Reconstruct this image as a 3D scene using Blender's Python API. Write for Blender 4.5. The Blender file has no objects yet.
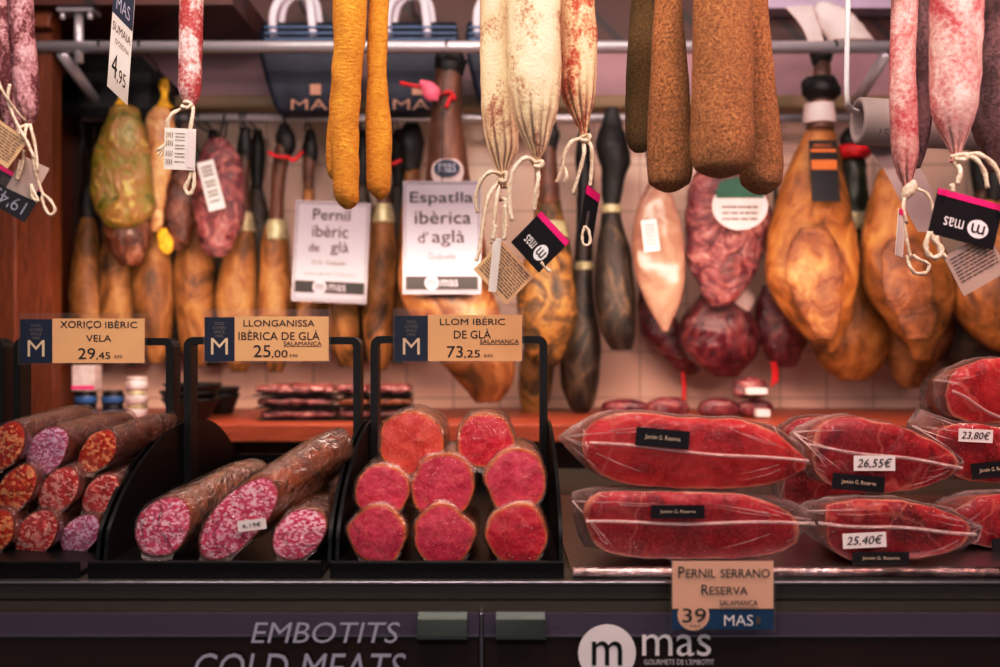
import bpy, math, random
from mathutils import Vector, noise
random.seed(7)
C = bpy.context.scene.collection
ZC = 1.30
V3 = Vector
SC = bpy.context.scene

def P(px, py, Y):
    s = 1.0 + Y
    return V3(((px-500)*s/1000, Y, ZC+(333.5-py)*s/1000))

# ------------------------------------------------------------------ materials
def lin(c):
    return tuple(((x/255)/12.92 if x/255 <= .04045 else ((x/255+.055)/1.055)**2.4) for x in c) + (1,)

class NT:
    def __init__(s, name):
        s.m = bpy.data.materials.new(name); s.m.use_nodes = True
        s.t = s.m.node_tree; s.t.nodes.clear()
        s.out = s.n('ShaderNodeOutputMaterial')
        s.tc = s.n('ShaderNodeTexCoord')
        oi = s.n('ShaderNodeObjectInfo')
        mul = s.n('ShaderNodeMath', operation='MULTIPLY'); s.l(oi.outputs['Random'], mul.inputs[0]); mul.inputs[1].default_value = 7.3
        add = s.n('ShaderNodeVectorMath', operation='ADD'); s.l(s.tc.outputs['Object'], add.inputs[0]); s.l(mul.outputs[0], add.inputs[1])
        s.co = add.outputs[0]
    def n(s, typ, **kw):
        nd = s.t.nodes.new(typ)
        for k, v in kw.items(): setattr(nd, k, v)
        return nd
    def l(s, a, b): s.t.links.new(a, b)
    def mapped(s, sc=(1,1,1), co=None):
        mp = s.n('ShaderNodeMapping'); mp.inputs['Scale'].default_value = sc
        s.l(co or s.co, mp.inputs['Vector']); return mp.outputs[0]
    def noise(s, scale, detail=4, rough=.55, dist=0, co=None):
        nd = s.n('ShaderNodeTexNoise'); nd.inputs['Scale'].default_value = scale; nd.inputs['Detail'].default_value = detail
        nd.inputs['Roughness'].default_value = rough; nd.inputs['Distortion'].default_value = dist
        s.l(co or s.co, nd.inputs['Vector']); return nd.outputs['Fac']
    def vor(s, scale, feature='F1', out='Distance', co=None, rnd=1):
        nd = s.n('ShaderNodeTexVoronoi', feature=feature); nd.inputs['Scale'].default_value = scale
        nd.inputs['Randomness'].default_value = rnd
        s.l(co or s.co, nd.inputs['Vector']); return nd.outputs[out]
    def warp(s, scale, amt, co=None):
        nd = s.n('ShaderNodeTexNoise'); nd.inputs['Scale'].default_value = scale; nd.inputs['Detail'].default_value = 3
        s.l(co or s.co, nd.inputs['Vector'])
        sub = s.n('ShaderNodeVectorMath', operation='SUBTRACT'); s.l(nd.outputs['Color'], sub.inputs[0]); sub.inputs[1].default_value = (.5,.5,.5)
        sc = s.n('ShaderNodeVectorMath', operation='SCALE'); s.l(sub.outputs[0], sc.inputs[0]); sc.inputs['Scale'].default_value = amt
        ad = s.n('ShaderNodeVectorMath', operation='ADD'); s.l(co or s.co, ad.inputs[0]); s.l(sc.outputs[0], ad.inputs[1])
        return ad.outputs[0]
    def ramp(s, fac, stops, interp='LINEAR'):
        r = s.n('ShaderNodeValToRGB'); r.color_ramp.interpolation = interp
        e = r.color_ramp.elements
        while len(e) < len(stops): e.new(.5)
        for k, (p, c) in enumerate(stops): e[k].position = p; e[k].color = lin(c)
        s.l(fac, r.inputs[0]); return r.outputs[0]
    def mix(s, fac, a, b, mode='MIX'):
        m = s.n('ShaderNodeMix', data_type='RGBA', blend_type=mode)
        for sock, v in ((m.inputs[0], fac), (m.inputs[6], a), (m.inputs[7], b)):
            if hasattr(v, 'links'): s.l(v, sock)
            elif isinstance(v, (int, float)): sock.default_value = v
            else: sock.default_value = lin(v)
        return m.outputs[2]
    def step(s, fac, a, b, lo=0., hi=1.):
        m = s.n('ShaderNodeMapRange'); m.inputs[1].default_value = a; m.inputs[2].default_value = b
        m.inputs[3].default_value = lo; m.inputs[4].default_value = hi; s.l(fac, m.inputs[0]); return m.outputs[0]
    def attr(s, name='rim'):
        a = s.n('ShaderNodeAttribute'); a.attribute_name = name; return a.outputs['Fac']
    def finish(s, col, rough=.5, metal=0, bump=None, bstr=.3, bdist=.002, spec=.5, coat=0, sss=0, crough=.1, emit=None):
        p = s.n('ShaderNodeBsdfPrincipled')
        if hasattr(col, 'links'): s.l(col, p.inputs['Base Color'])
        else: p.inputs['Base Color'].default_value = lin(col)
        if hasattr(rough, 'links'): s.l(rough, p.inputs['Roughness'])
        else: p.inputs['Roughness'].default_value = rough
        p.inputs['Metallic'].default_value = metal
        p.inputs['Specular IOR Level'].default_value = spec
        p.inputs['Coat Weight'].default_value = coat; p.inputs['Coat Roughness'].default_value = crough
        if bump is not None:
            b = s.n('ShaderNodeBump'); b.inputs['Strength'].default_value = bstr; b.inputs['Distance'].default_value = bdist
            s.l(bump, b.inputs['Height']); s.l(b.outputs[0], p.inputs['Normal'])
            if coat: s.l(b.outputs[0], p.inputs['Coat Normal'])
        s.l(p.outputs[0], s.out.inputs[0]); return s.m

def plain(name, c, rough=.5, metal=0, var=.12, scale=30, bump=0, coat=0, spec=.5):
    t = NT(name); f = t.noise(scale, 4)
    d = tuple(max(0, x*(1-var)) for x in c); u = tuple(min(255, x*(1+var)) for x in c)
    col = t.ramp(f, [(.3, d), (.7, u)])
    return t.finish(col, rough, metal, f if bump else None, bump, .002, spec, coat)

def mottled(name, stops, scale=25, dist=1.0, rough=.45, bump=.5, bdist=.004, mp=(1,1,1), coat=0, fine=None, spec=.5):
    t = NT(name); co = t.mapped(mp); f = t.noise(scale, 6, .6, dist, co)
    col = t.ramp(f, stops)
    if fine:
        g = t.noise(fine[0], 3, .6, 0, co); k = t.step(g, fine[1], fine[1]+.08, 0, fine[3]); col = t.mix(k, col, fine[2])
    return t.finish(col, rough, 0, f, bump, bdist, spec, coat)

MAT = {}
def steel(name, c, rough, mp=(2,60,60), bump=.03, metal=1.0):
    t = NT(name); f = t.noise(20, 4, .6, 0, t.mapped(mp))
    col = t.ramp(f, [(.3, tuple(x*.85 for x in c)), (.7, c)])
    return t.finish(col, rough, metal, f, bump, .001)
M = MAT
M['steel'] = steel('brushed_steel', (205,200,205), .28)
M['rod'] = steel('rod_steel', (224,218,226), .26, metal=.4)
M['pull_steel'] = steel('pull_steel', (52,58,56), .25, metal=.9)
M['dark_steel'] = steel('dark_counter_steel', (104,98,88), .38, metal=.6)
M['purple_steel'] = steel('grey_purple_band', (98,86,108), .42, metal=.3)
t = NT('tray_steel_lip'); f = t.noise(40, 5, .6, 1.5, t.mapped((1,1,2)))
g = t.noise(9, 3); M['lip'] = t.finish(t.mix(t.step(g,.4,.6), (70,50,46), t.ramp(f, [(.3, (150,112,106)), (.7, (240,222,222))])), .25, 1.0, f, .8, .004)  # dark and bright patches put uneven highlights into the steel colour
M['black_glass'] = plain('dark_glass_panel', (46,30,26), .12, 0, .1, 8, 0, .5)
M['black_plastic'] = plain('black_acrylic', (9,8,9), .4, 0, .2, 30, 0, 0, .22)
M['black_matt'] = plain('black_matt_metal', (12,11,12), .42, 0, .2, 30)
M['tan_card'] = plain('tan_card', (236,190,140), .55, 0, .015, 20)
M['peach_card'] = plain('peach_card', (228,186,160), .55, 0, .015, 20)
M['navy_card'] = plain('navy_card', (30,42,68), .5, 0, .05, 20)
M['blue_card'] = plain('blue_card', (24,66,104), .5, 0, .05, 20)
M['ink'] = plain('dark_ink', (28,26,30), .6, 0, .02, 20)
M['grey_ink'] = plain('grey_ink', (84,76,74), .6, 0, .05, 20)
M['slate_ink'] = plain('slate_ink', (134,124,116), .6, 0, .05, 20)
M['pale_ink'] = plain('pale_ink', (226,206,176), .6, 0, .02, 20)
M['white_ink'] = plain('white_ink', (240,236,238), .55, 0, .02, 20)
M['sign_white'] = plain('white_sign_card', (156,148,160), .3, 0, .03, 8)
M['silver_ink'] = plain('silver_lettering', (178,178,196), .4, 0, .03, 20)
M['tag_white'] = plain('white_tag', (222,212,206), .5, 0, .03, 20)
M['tag_kraft'] = plain('cream_tag', (214,180,140), .4, 0, .04, 20)
M['tag_dark'] = plain('black_tag', (30,26,30), .25, 0, .1, 20)
M['pink'] = plain('pink_strip', (236,28,132), .4, 0, .04, 20)
M['string'] = mottled('cotton_string', [(.35,(206,184,160)),(.65,(246,230,210))], 300, 0, .8, .8, .001)
M['sticker'] = plain('white_sticker', (232,224,222), .5, 0, .02, 20)
# clear holder
def clear(name, white, gl_rough, base, scale=60, bump=.5, edge=.5, wc=(255,236,228), fres=.9):
    t = NT(name)
    f = t.noise(scale, 4, .6, 1.2)
    b = t.n('ShaderNodeBump'); b.inputs['Strength'].default_value = bump; b.inputs['Distance'].default_value = .007; t.l(f, b.inputs['Height'])
    tr = t.n('ShaderNodeBsdfTransparent'); gl = t.n('ShaderNodeBsdfGlossy'); gl.inputs['Roughness'].default_value = gl_rough
    df = t.n('ShaderNodeBsdfDiffuse'); df.inputs['Color'].default_value = lin(wc)
    t.l(b.outputs[0], gl.inputs['Normal']); t.l(b.outputs[0], df.inputs['Normal'])
    fr = t.n('ShaderNodeFresnel'); fr.inputs['IOR'].default_value = 1.4; t.l(b.outputs[0], fr.inputs['Normal'])
    ad = t.n('ShaderNodeMath', operation='MULTIPLY_ADD'); t.l(fr.outputs[0], ad.inputs[0]); ad.inputs[1].default_value = fres; ad.inputs[2].default_value = base
    w = t.step(t.attr(), 0., 8., white, min(1, edge*8))
    m1 = t.n('ShaderNodeMixShader'); t.l(w, m1.inputs[0]); t.l(tr.outputs[0], m1.inputs[1]); t.l(df.outputs[0], m1.inputs[2])
    m2 = t.n('ShaderNodeMixShader'); t.l(ad.outputs[0], m2.inputs[0]); t.l(m1.outputs[0], m2.inputs[1]); t.l(gl.outputs[0], m2.inputs[2])
    t.l(m2.outputs[0], t.out.inputs[0]); return t.m
M['film'] = clear('clear_plastic_film', .0, .065, .0, 48, 1., .11, (255,232,228), .7)
M['film_tight'] = clear('tight_plastic_film', .0, .1, .0, 60, .9, .12, (255,226,220), .42)
M['acrylic'] = clear('clear_acrylic', .02, .05, .02, 2, .02, .1)
M['tag_clear'] = clear('translucent_tag', .6, .2, .03, 20, .2, .1, (214,196,186))
# salami faces
def salami(name, dark, mid, light, scale=310):
    t = NT(name); co = t.warp(190, .007, t.mapped((1,1,1.5)))
    cell = t.vor(scale, 'F1', 'Color', co)
    sp = t.n('ShaderNodeSeparateColor'); t.l(cell, sp.inputs[0])
    col = t.ramp(sp.outputs[0], [(.0, dark), (.42, dark), (.55, mid), (.72, light), (1., light)])
    big = t.noise(45, 3); col = t.mix(t.step(big, .35, .7, 0, .45), col, mid)
    rim = t.step(t.attr(), .93, .99); col = t.mix(rim, col, (170,70,60))
    return t.finish(col, .28, 0, t.noise(120, 4), .4, .002, .5, .35)
M['salami_pink'] = salami('pink_salami_cut', (206,58,98), (232,134,164), (250,212,222))
M['salami_lilac'] = salami('lilac_salami_cut', (196,82,120), (216,150,184), (238,204,228))
M['salami_red'] = salami('red_chorizo_cut', (190,34,22), (222,84,50), (246,176,120), 210)
M['salami_mix'] = salami('orange_pink_chorizo_cut', (196,44,40), (226,100,100), (246,190,176), 230)
def loin(name, a, b):
    t = NT(name); f = t.noise(50, 5, .55, 1.4); col = t.ramp(f, [(.28, a), (.72, b)])
    v = t.vor(38, 'DISTANCE_TO_EDGE', 'Distance', t.warp(40, .03)); col = t.mix(t.step(v, .0, .05, .14, 0), col, (246,150,130))
    fin = t.noise(420, 2); col = t.mix(t.step(fin, .55, .75, 0, .25), col, (250,160,150))
    col = t.mix(t.step(t.attr(), .90, .98), col, (206,108,58))
    return t.finish(col, .25, 0, t.noise(70, 4), .5, .004, .5, .4)
M['loin_red'] = loin('red_loin_cut', (178,12,42), (208,44,64))
M['loin_pink'] = loin('pink_loin_cut', (180,20,58), (212,72,100))
M['loin_orange'] = loin('orange_loin_cut', (190,48,42), (220,92,70))
def hamface(name, a, b, dark):
    t = NT(name); f = t.noise(17, 5, .6, 1.5); col = t.ramp(f, [(.34, dark), (.48, a), (.66, b)])
    v = t.vor(7, 'DISTANCE_TO_EDGE', 'Distance', t.warp(12, .1)); col = t.mix(t.step(v, .0, .016, .42, 0), col, (236,150,124))
    fin = t.noise(350, 2); col = t.mix(t.step(fin, .48, .72, 0, .42), col, (240,100,92))
    md = t.noise(75, 4, .65, .5); col = t.mix(t.step(md, .5, .72, 0, .25), col, dark)
    ad = t.n('ShaderNodeMath', operation='MULTIPLY_ADD'); t.l(t.noise(30, 3), ad.inputs[0]); ad.inputs[1].default_value = .22; t.l(t.attr(), ad.inputs[2])
    col = t.mix(t.step(ad.outputs[0], 1.05, 1.11), col, (224,150,124))
    return t.finish(col, .3, 0, t.noise(60, 4), .4, .003, .5, .5)
M['ham_bright'] = hamface('bright_ham_cut', (206,30,36), (226,62,60), (162,14,24))
M['ham_deep'] = hamface('deep_ham_cut', (172,14,30), (196,34,46), (112,6,18))
M['ham_side'] = mottled('ham_fat_side', [(.3,(150,40,36)),(.55,(196,96,74)),(.75,(226,160,126))], 18, 1, .4, .4)
M['loin_skin'] = mottled('paprika_skin', [(.3,(120,56,26)),(.55,(196,104,40)),(.75,(226,140,66))], 60, 1, .45, .6)
M['salami_skin'] = mottled('brown_casing', [(.3,(84,36,16)),(.55,(146,74,36)),(.75,(186,116,70))], 70, 1, .45, .8, .004, (1,1,1), .1)
M['chorizo_skin'] = mottled('chorizo_casing', [(.3,(56,16,8)),(.6,(112,40,20)),(.8,(160,78,40))], 60, 1, .4, .8)
# hanging sausages
def bloom(name, red, white, th, scale=34, fine=240, soft=.14, dusk=None):
    t = NT(name); a = t.noise(scale, 6, .65, .6, t.mapped((1,1,.55))); b = t.noise(fine, 4, .65)
    m = t.n('ShaderNodeMath', operation='MULTIPLY_ADD'); t.l(b, m.inputs[0]); m.inputs[1].default_value = .55; t.l(a, m.inputs[2])
    k = t.step(m.outputs[0], th-soft, th+soft); col = t.mix(k, red, white)
    if dusk:
        g = t.noise(14, 3); col = t.mix(t.step(g, .5, .7, 0, .6), col, dusk)
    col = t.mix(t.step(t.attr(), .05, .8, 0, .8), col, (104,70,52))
    return t.finish(col, .65, 0, m.outputs[0], .7, .003)
M['fuet'] = bloom('white_bloomed_red_casing', (168,66,68), (244,222,220), .79, 30, 240, .11)
M['fuet_dark'] = bloom('dark_bloomed_casing', (96,26,34), (214,168,174), .86, 30, 260, .1)
M['fuet_pink'] = bloom('pink_bloomed_casing', (182,72,80), (246,204,198), .745, 24, 220, .15, (186,160,150))
M['fuet_shade'] = bloom('shaded_bloomed_casing', (64,34,36), (126,92,94), .78)  # darker copy of the bloomed casing, shade put into its colours
M['llong'] = bloom('cream_bloomed_casing', (148,80,56), (242,218,184), .672, 34, 330, .10, (220,190,160))
M['llong_red'] = bloom('reddish_bloomed_casing', (176,74,44), (240,208,170), .75, 34, 300, .09)
def coated(name, stops, scale, mp, bump, bd):
    t = NT(name); co = t.mapped(mp); f = t.noise(scale, 6, .75, .3, co); g = t.noise(24, 4)
    col = t.ramp(f, stops); col = t.mix(t.step(g, .35, .7, 0, .3), col, stops[0][1])
    return t.finish(col, .75, 0, f, bump, bd)
M['mustard'] = coated('mustard_coating', [(.28,(174,104,16)),(.44,(228,152,36)),(.75,(248,190,76))], 170, (1,1,2.2), .9, .004)
M['pepper'] = coated('pepper_coating', [(.32,(92,54,26)),(.5,(184,124,72)),(.7,(228,174,116))], 330, (1,1,1), 1., .004)
M['pepper_dark'] = coated('dark_pepper_coating', [(.3,(54,38,16)),(.5,(112,82,34)),(.75,(150,116,60))], 330, (1,1,1), 1., .004)
# hams at the back
M['ham_yellow'] = mottled('yellow_ham_rind', [(.32,(64,36,16)),(.5,(150,98,46)),(.72,(200,150,88))], 15, 1.4, .5, .7, .01, (1,1,.6), .03)
M['ham_orange'] = mottled('orange_ham_rind', [(.32,(84,44,18)),(.48,(160,100,44)),(.72,(206,148,78))], 14, 1.4, .48, .8, .01, (1,1,.7), .05)
M['flesh'] = mottled('dry_cut_flesh', [(.3,(70,36,22)),(.5,(126,76,42)),(.72,(172,118,72))], 26, .6, .5, .9, .008)
M['ham_brown'] = mottled('brown_ham_rind', [(.28,(56,32,18)),(.5,(136,84,42)),(.72,(182,130,78))], 13, 1.4, .42, .7, .01, (1,1,.7), .1)
M['ham_spot'] = mottled('spotted_ham_rind', [(.32,(36,26,20)),(.47,(104,74,38)),(.62,(164,116,56)),(.8,(96,74,48))], 20, 1.6, .45, .7, .008)
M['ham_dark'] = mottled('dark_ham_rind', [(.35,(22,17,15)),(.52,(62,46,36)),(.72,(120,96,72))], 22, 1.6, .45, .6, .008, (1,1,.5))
M['shank'] = mottled('reddish_shank', [(.3,(54,30,22)),(.55,(116,72,52)),(.8,(164,114,88))], 18, 1, .4, .5, .006, (1,1,.4))
M['hoof'] = plain('black_hoof', (22,18,18), .5, 0, .3, 30, .5)
M['pack_pink'] = mottled('pale_vacuum_pack', [(.3,(122,82,68)),(.55,(172,130,112)),(.75,(200,162,144))], 10, 1, .25, .35, .006, (1,1,1), .6)
M['pack_marble'] = mottled('marbled_vacuum_pack', [(.3,(54,16,24)),(.46,(112,46,54)),(.58,(160,92,92)),(.75,(206,160,150))], 22, 2.2, .2, .8, .012, (1,1,1), .8)
M['pack_red'] = mottled('dark_red_vacuum_pack', [(.3,(48,10,20)),(.5,(104,28,40)),(.68,(150,74,74)),(.85,(196,140,130))], 18, 2., .2, .8, .012, (1,1,1), .8)
M['pack_sausage'] = mottled('raw_sausage_film', [(.3,(60,22,24)),(.5,(130,62,62)),(.7,(200,140,136))], 34, 1.5, .2, .8, .01, (1,1,1), .8)
M['pack_green'] = mottled('yellow_green_vacuum_pack', [(.3,(58,54,14)),(.46,(146,132,40)),(.58,(162,112,52)),(.74,(220,206,104))], 20, 1.5, .14, 1., .012, (1,1,1), .9)
M['pack_brown'] = mottled('brown_vacuum_pack', [(.3,(46,18,10)),(.5,(120,62,36)),(.7,(184,120,82))], 20, 1.6, .2, .8, .012, (1,1,1), .7)
M['pack_cream'] = mottled('cream_vacuum_pack', [(.28,(160,96,60)),(.5,(216,164,110)),(.75,(240,206,160))], 20, 1.2, .22, .6, .01, (1,1,1), .6)
M['yellow_net'] = plain('yellow_netting', (226,166,30), .6, 0, .2, 80, .6)
M['red_tie'] = plain('red_tie', (206,24,36), .5, 0, .15, 40, .3)
M['pink_rosette'] = plain('pink_ribbon', (236,110,136), .5, 0, .1, 40, .3)
M['cap'] = plain('silver_band', (186,174,140), .35, .2, .2, 40, .2)
M['green_foil'] = plain('green_foil', (40,42,28), .35, .2, .4, 40, .4)
M['orange_band'] = plain('orange_label', (220,120,44), .5, 0, .05, 30)
M['white_paper'] = plain('white_paper', (216,196,196), .6, 0, .06, 20)
# setting
t = NT('ceramic_tiles'); br = t.n('ShaderNodeTexBrick'); br.offset = 0
br.inputs['Color1'].default_value = lin((222,192,174)); br.inputs['Color2'].default_value = lin((228,198,182)); br.inputs['Mortar'].default_value = lin((186,156,142))
br.inputs['Scale'].default_value = 1; br.inputs['Mortar Size'].default_value = .002; br.inputs['Brick Width'].default_value = .105; br.inputs['Row Height'].default_value = .105
cx = t.n('ShaderNodeSeparateXYZ'); t.l(t.tc.outputs['Object'], cx.inputs[0]); cb = t.n('ShaderNodeCombineXYZ'); t.l(cx.outputs[0], cb.inputs[0]); t.l(cx.outputs[2], cb.inputs[1])
t.l(cb.outputs[0], br.inputs['Vector']); M['tile'] = t.finish(br.outputs['Color'], .3, 0, br.outputs['Fac'], -.3, .002)
def wood(name, a, b, c, sc, rough=.42):
    t = NT(name); f = t.noise(14, 6, .6, 2., t.mapped(sc)); col = t.ramp(f, [(.25, a), (.5, b), (.75, c)])
    return t.finish(col, rough, 0, f, .15, .002)
M['wood'] = wood('orange_brown_wood', (82,36,16), (112,52,24), (134,68,34), (6,6,.6))
M['wood_dark'] = wood('dark_brown_wood', (44,20,13), (60,28,18), (72,38,24), (6,6,.6))
M['wood_shelf'] = wood('reddish_shelf_wood', (126,54,34), (158,74,46), (178,92,60), (.6,6,6))
t = NT('mahogany_boards'); w = t.n('ShaderNodeTexWave', wave_type='BANDS', bands_direction='DIAGONAL'); w.inputs['Scale'].default_value = 3.2; w.inputs['Distortion'].default_value = .2
t.l(t.tc.outputs['Object'], w.inputs['Vector']); g = t.ramp(w.outputs['Fac'], [(0,(34,14,12)),(.05,(76,32,26)),(.9,(84,36,28))])
M['mahogany'] = t.finish(g, .45, 0, t.noise(20, 4), .1, .002)
M['pale_wall'] = plain('pale_mauve_panel', (176,138,148), .5, 0, .05, 5)
M['ledge'] = plain('olive_tan_ledge', (150,124,90), .45, 0, .06, 10)
M['floor'] = plain('grey_floor', (96,88,84), .5, 0, .1, 6)
M['navy_bag'] = plain('navy_bag', (26,30,52), .55, 0, .18, 25, .3)
M['stripe'] = plain('blue_stripe', (84,112,150), .55, 0, .1, 25)
M['handle_white'] = plain('white_handle', (232,222,232), .5, 0, .04, 25)
M['gold_ink'] = plain('gold_lettering', (176,132,110), .5, 0, .05, 25)
M['paper_tube'] = plain('grey_paper', (172,158,156), .6, 0, .04, 14)
M['jar_black'] = plain('black_jar', (26,24,30), .3, 0, .15, 25)
M['jar_blue'] = plain('blue_label', (52,96,150), .4, 0, .1, 25)
M['jar_pale'] = plain('pale_label', (206,186,186), .45, 0, .1, 60)
M['green_label'] = plain('green_label', (36,92,72), .45, 0, .1, 25)
M['lilac_light'] = plain('lilac_strip', (196,178,204), .5, 0, .04, 25)

# ------------------------------------------------------------------ mesh builder
ORG = {}
_tx = {}
def text_mesh(s, shear=0):
    k = (s, shear)
    if k not in _tx:
        cu = bpy.data.curves.new('t', 'FONT'); cu.body = s; cu.resolution_u = 3; cu.shear = shear
        o = bpy.data.objects.new('t', cu); C.objects.link(o)
        dg = bpy.context.evaluated_depsgraph_get(); me = bpy.data.meshes.new_from_object(o.evaluated_get(dg))
        vs = [(v.co.x, v.co.y) for v in me.vertices]; fs = [tuple(p.vertices) for p in me.polygons]
        bpy.data.objects.remove(o); bpy.data.meshes.remove(me); bpy.data.curves.remove(cu)
        xs = [v[0] for v in vs]; ys = [v[1] for v in vs]
        x0, x1, y0, y1 = min(xs), max(xs), min(ys), max(ys)
        _tx[k] = ([((a-x0)/(x1-x0), (b-y0)/(y1-y0)) for a, b in vs], fs)
    return _tx[k]

class Frame:
    """a flat card: maps (x right, y down) to points of the plane"""
    def __init__(s, O, U, W): s.O, s.U, s.W = V3(O), V3(U), V3(W); s.N = s.W.cross(s.U).normalized() ; s.N = -s.N
    def at(s, x, y, e=0): return s.O + s.U*x + s.W*y + s.N*e
def view(Y):
    s = 1+Y
    f = Frame((-.5*s, Y, ZC+.3335*s), (s/1000,0,0), (0,0,-s/1000)); f.N = V3((0,-1,0)); return f
def tilted(c, ang, w, h, yaw=0, pitch=0, size=(100,100)):
    """card centred at c, turned by ang in its own plane, yaw about the vertical; coordinates 0..size"""
    ca, sa = math.cos(ang), math.sin(ang)
    U = V3((ca, 0, sa)); W = V3((sa, 0, -ca))
    from mathutils import Matrix
    R = Matrix.Rotation(yaw, 3, 'Z') @ Matrix.Rotation(pitch, 3, 'X')
    U, W = R @ U, R @ W
    n = R @ V3((0,-1,0))
    f = Frame(V3(c)-U*w/2-W*h/2, U*(w/size[0]), W*(h/size[1])); f.N = n; return f

class MB:
    def __init__(s): s.v, s.f, s.mi, s.sm, s.a = [], [], [], [], []
    def add(s, vs, fs, mi=0, sm=True, a=None):
        b = len(s.v); s.v += [V3(v) for v in vs]; s.a += (list(a) if a else [0.]*len(vs))
        for f in fs: s.f.append(tuple(b+i for i in f)); s.mi.append(mi); s.sm.append(sm)
        return s
    def box(s, lo, hi, mi=0):
        x0,y0,z0 = lo; x1,y1,z1 = hi
        v = [(x0,y0,z0),(x1,y0,z0),(x1,y1,z0),(x0,y1,z0),(x0,y0,z1),(x1,y0,z1),(x1,y1,z1),(x0,y1,z1)]
        return s.add(v, [(0,3,2,1),(4,5,6,7),(0,1,5,4),(1,2,6,5),(2,3,7,6),(3,0,4,7)], mi, False)
    def quad(s, fr, x0, y0, x1, y1, mi=0, e=0, th=0):
        q = [fr.at(x0,y0,e), fr.at(x1,y0,e), fr.at(x1,y1,e), fr.at(x0,y1,e)]
        if th:
            q += [p - fr.N*th for p in q]
            return s.add(q, [(0,1,2,3),(7,6,5,4),(0,4,5,1),(1,5,6,2),(2,6,7,3),(3,7,4,0)], mi, False)
        return s.add(q, [(0,1,2,3)], mi, False)
    def disc(s, fr, cx, cy, rx, ry, mi=0, e=0, n=32, a=0):
        vs = [fr.at(cx+rx*math.cos(2*math.pi*k/n), cy+ry*math.sin(2*math.pi*k/n), e) for k in range(n)]
        return s.add(vs, [tuple(range(n))], mi, False)
    def text(s, fr, txt, x0, y0, x1, y1, mi=0, e=.0006, shear=0, flip=False):
        vs, fs = text_mesh(txt, shear); out = []
        for a, b in vs:
            if flip: a, b = 1-a, 1-b
            out.append(fr.at(x0+a*(x1-x0), y1-b*(y1-y0), e))
        return s.add(out, fs, mi, False)
    def lines(s, fr, x0, x1, ys, h, mi=0, e=.0006, words=6, seed=1):
        r = random.Random(seed)
        for y in ys:
            x = x0
            while x < x1-1e-6:
                w = (x1-x0)/words*r.uniform(.5,1.4); e2 = min(x1, x+w*.85)
                s.quad(fr, x, y, e2, y+h, mi, e); x += w
        return s
    def tube(s, pts, r, mi=0, n=8, closed=False, caps=True, sub=5, twist=0):
        pts = [V3(p) for p in pts]
        rs = r if isinstance(r, (list, tuple)) else None
        if sub > 1: pts = catmull(pts, sub)
        m = len(pts); vs = []; up = None
        for i, p in enumerate(pts):
            d = (pts[min(i+1,m-1)]-pts[max(i-1,0)])
            d = d.normalized() if d.length > 1e-9 else V3((0,0,1))
            if up is None:
                up = V3((0,0,1)) if abs(d.z) < .9 else V3((1,0,0))
            e1 = (up - d*up.dot(d)); e1 = e1.normalized() if e1.length > 1e-6 else d.orthogonal().normalized()
            up = e1; e2 = d.cross(e1)
            rr = (rs[0]+(rs[1]-rs[0])*i/(m-1)) if rs else r
            for k in range(n):
                t = 2*math.pi*k/n
                q = rr*(1+twist*math.sin(2*t+i*1.3))
                vs.append(p+e1*(q*math.cos(t))+e2*(q*math.sin(t)))
        fs = [(i*n+k, i*n+(k+1)%n, (i+1)*n+(k+1)%n, (i+1)*n+k) for i in range(m-1) for k in range(n)]
        if caps: fs += [tuple(range(n))[::-1], tuple((m-1)*n+k for k in range(n))]
        return s.add(vs, fs, mi)
    def rings(s, rings, mi=0, a=None, cap0=True, cap1=True, closed=True):
        n = len(rings[0]); vs = [p for r in rings for p in r]; at = None
        if a: at = [x for x in a for _ in range(n)]
        fs = [(i*n+k, i*n+(k+1)%n, (i+1)*n+(k+1)%n, (i+1)*n+k) for i in range(len(rings)-1) for k in range(n if closed else n-1)]
        if cap0: fs.append(tuple(range(n))[::-1])
        if cap1: fs.append(tuple((len(rings)-1)*n+k for k in range(n)))
        return s.add(vs, fs, mi, True, at)
    def lathe(s, c, prof, n=24, mi=0, axis='Z'):
        c = V3(c); R = []
        for r, z in prof:
            ring = []
            for k in range(n):
                t = 2*math.pi*k/n
                ring.append(c+(V3((r*math.cos(t), r*math.sin(t), z)) if axis == 'Z' else V3((z, r*math.cos(t), r*math.sin(t)))))
            R.append(ring)
        return s.rings(R, mi)
    def build(s, name, mats, parent=None, label=None, cat=None, group=None, kind=None, bevel=0, origin=None):
        if not isinstance(mats, (list, tuple)): mats = [mats]
        n = len(s.v)
        lo = V3([min(v[i] for v in s.v) for i in range(3)]); hi = V3([max(v[i] for v in s.v) for i in range(3)])
        o3 = origin or V3(((lo.x+hi.x)/2, (lo.y+hi.y)/2, lo.z))
        me = bpy.data.meshes.new(name); me.from_pydata([v-o3 for v in s.v], [], s.f)
        for m in mats: me.materials.append(MAT[m])
        me.polygons.foreach_set('material_index', s.mi); me.polygons.foreach_set('use_smooth', s.sm)
        if any(s.a):
            at = me.attributes.new('rim', 'FLOAT', 'POINT'); at.data.foreach_set('value', s.a)
        me.update()
        o = bpy.data.objects.new(name, me); C.objects.link(o)
        if parent is not None: o.parent = parent; o.location = o3-ORG[parent.name]
        else: o.location = o3
        ORG[o.name] = o3
        if bevel:
            b = o.modifiers.new('bevel', 'BEVEL'); b.width = bevel; b.segments = 2; b.limit_method = 'ANGLE'
        tag(o, label, cat, group, kind); return o

def tag(o, label=None, cat=None, group=None, kind=None):
    for k, v in (('label',label),('category',cat),('group',group),('kind',kind)):
        if v: o[k] = v
def thing(name, label, cat, loc, group=None):
    o = bpy.data.objects.new(name, None); o.empty_display_size = .02; C.objects.link(o); o.location = loc
    ORG[o.name] = V3(loc); tag(o, label, cat, group); return o

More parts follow.
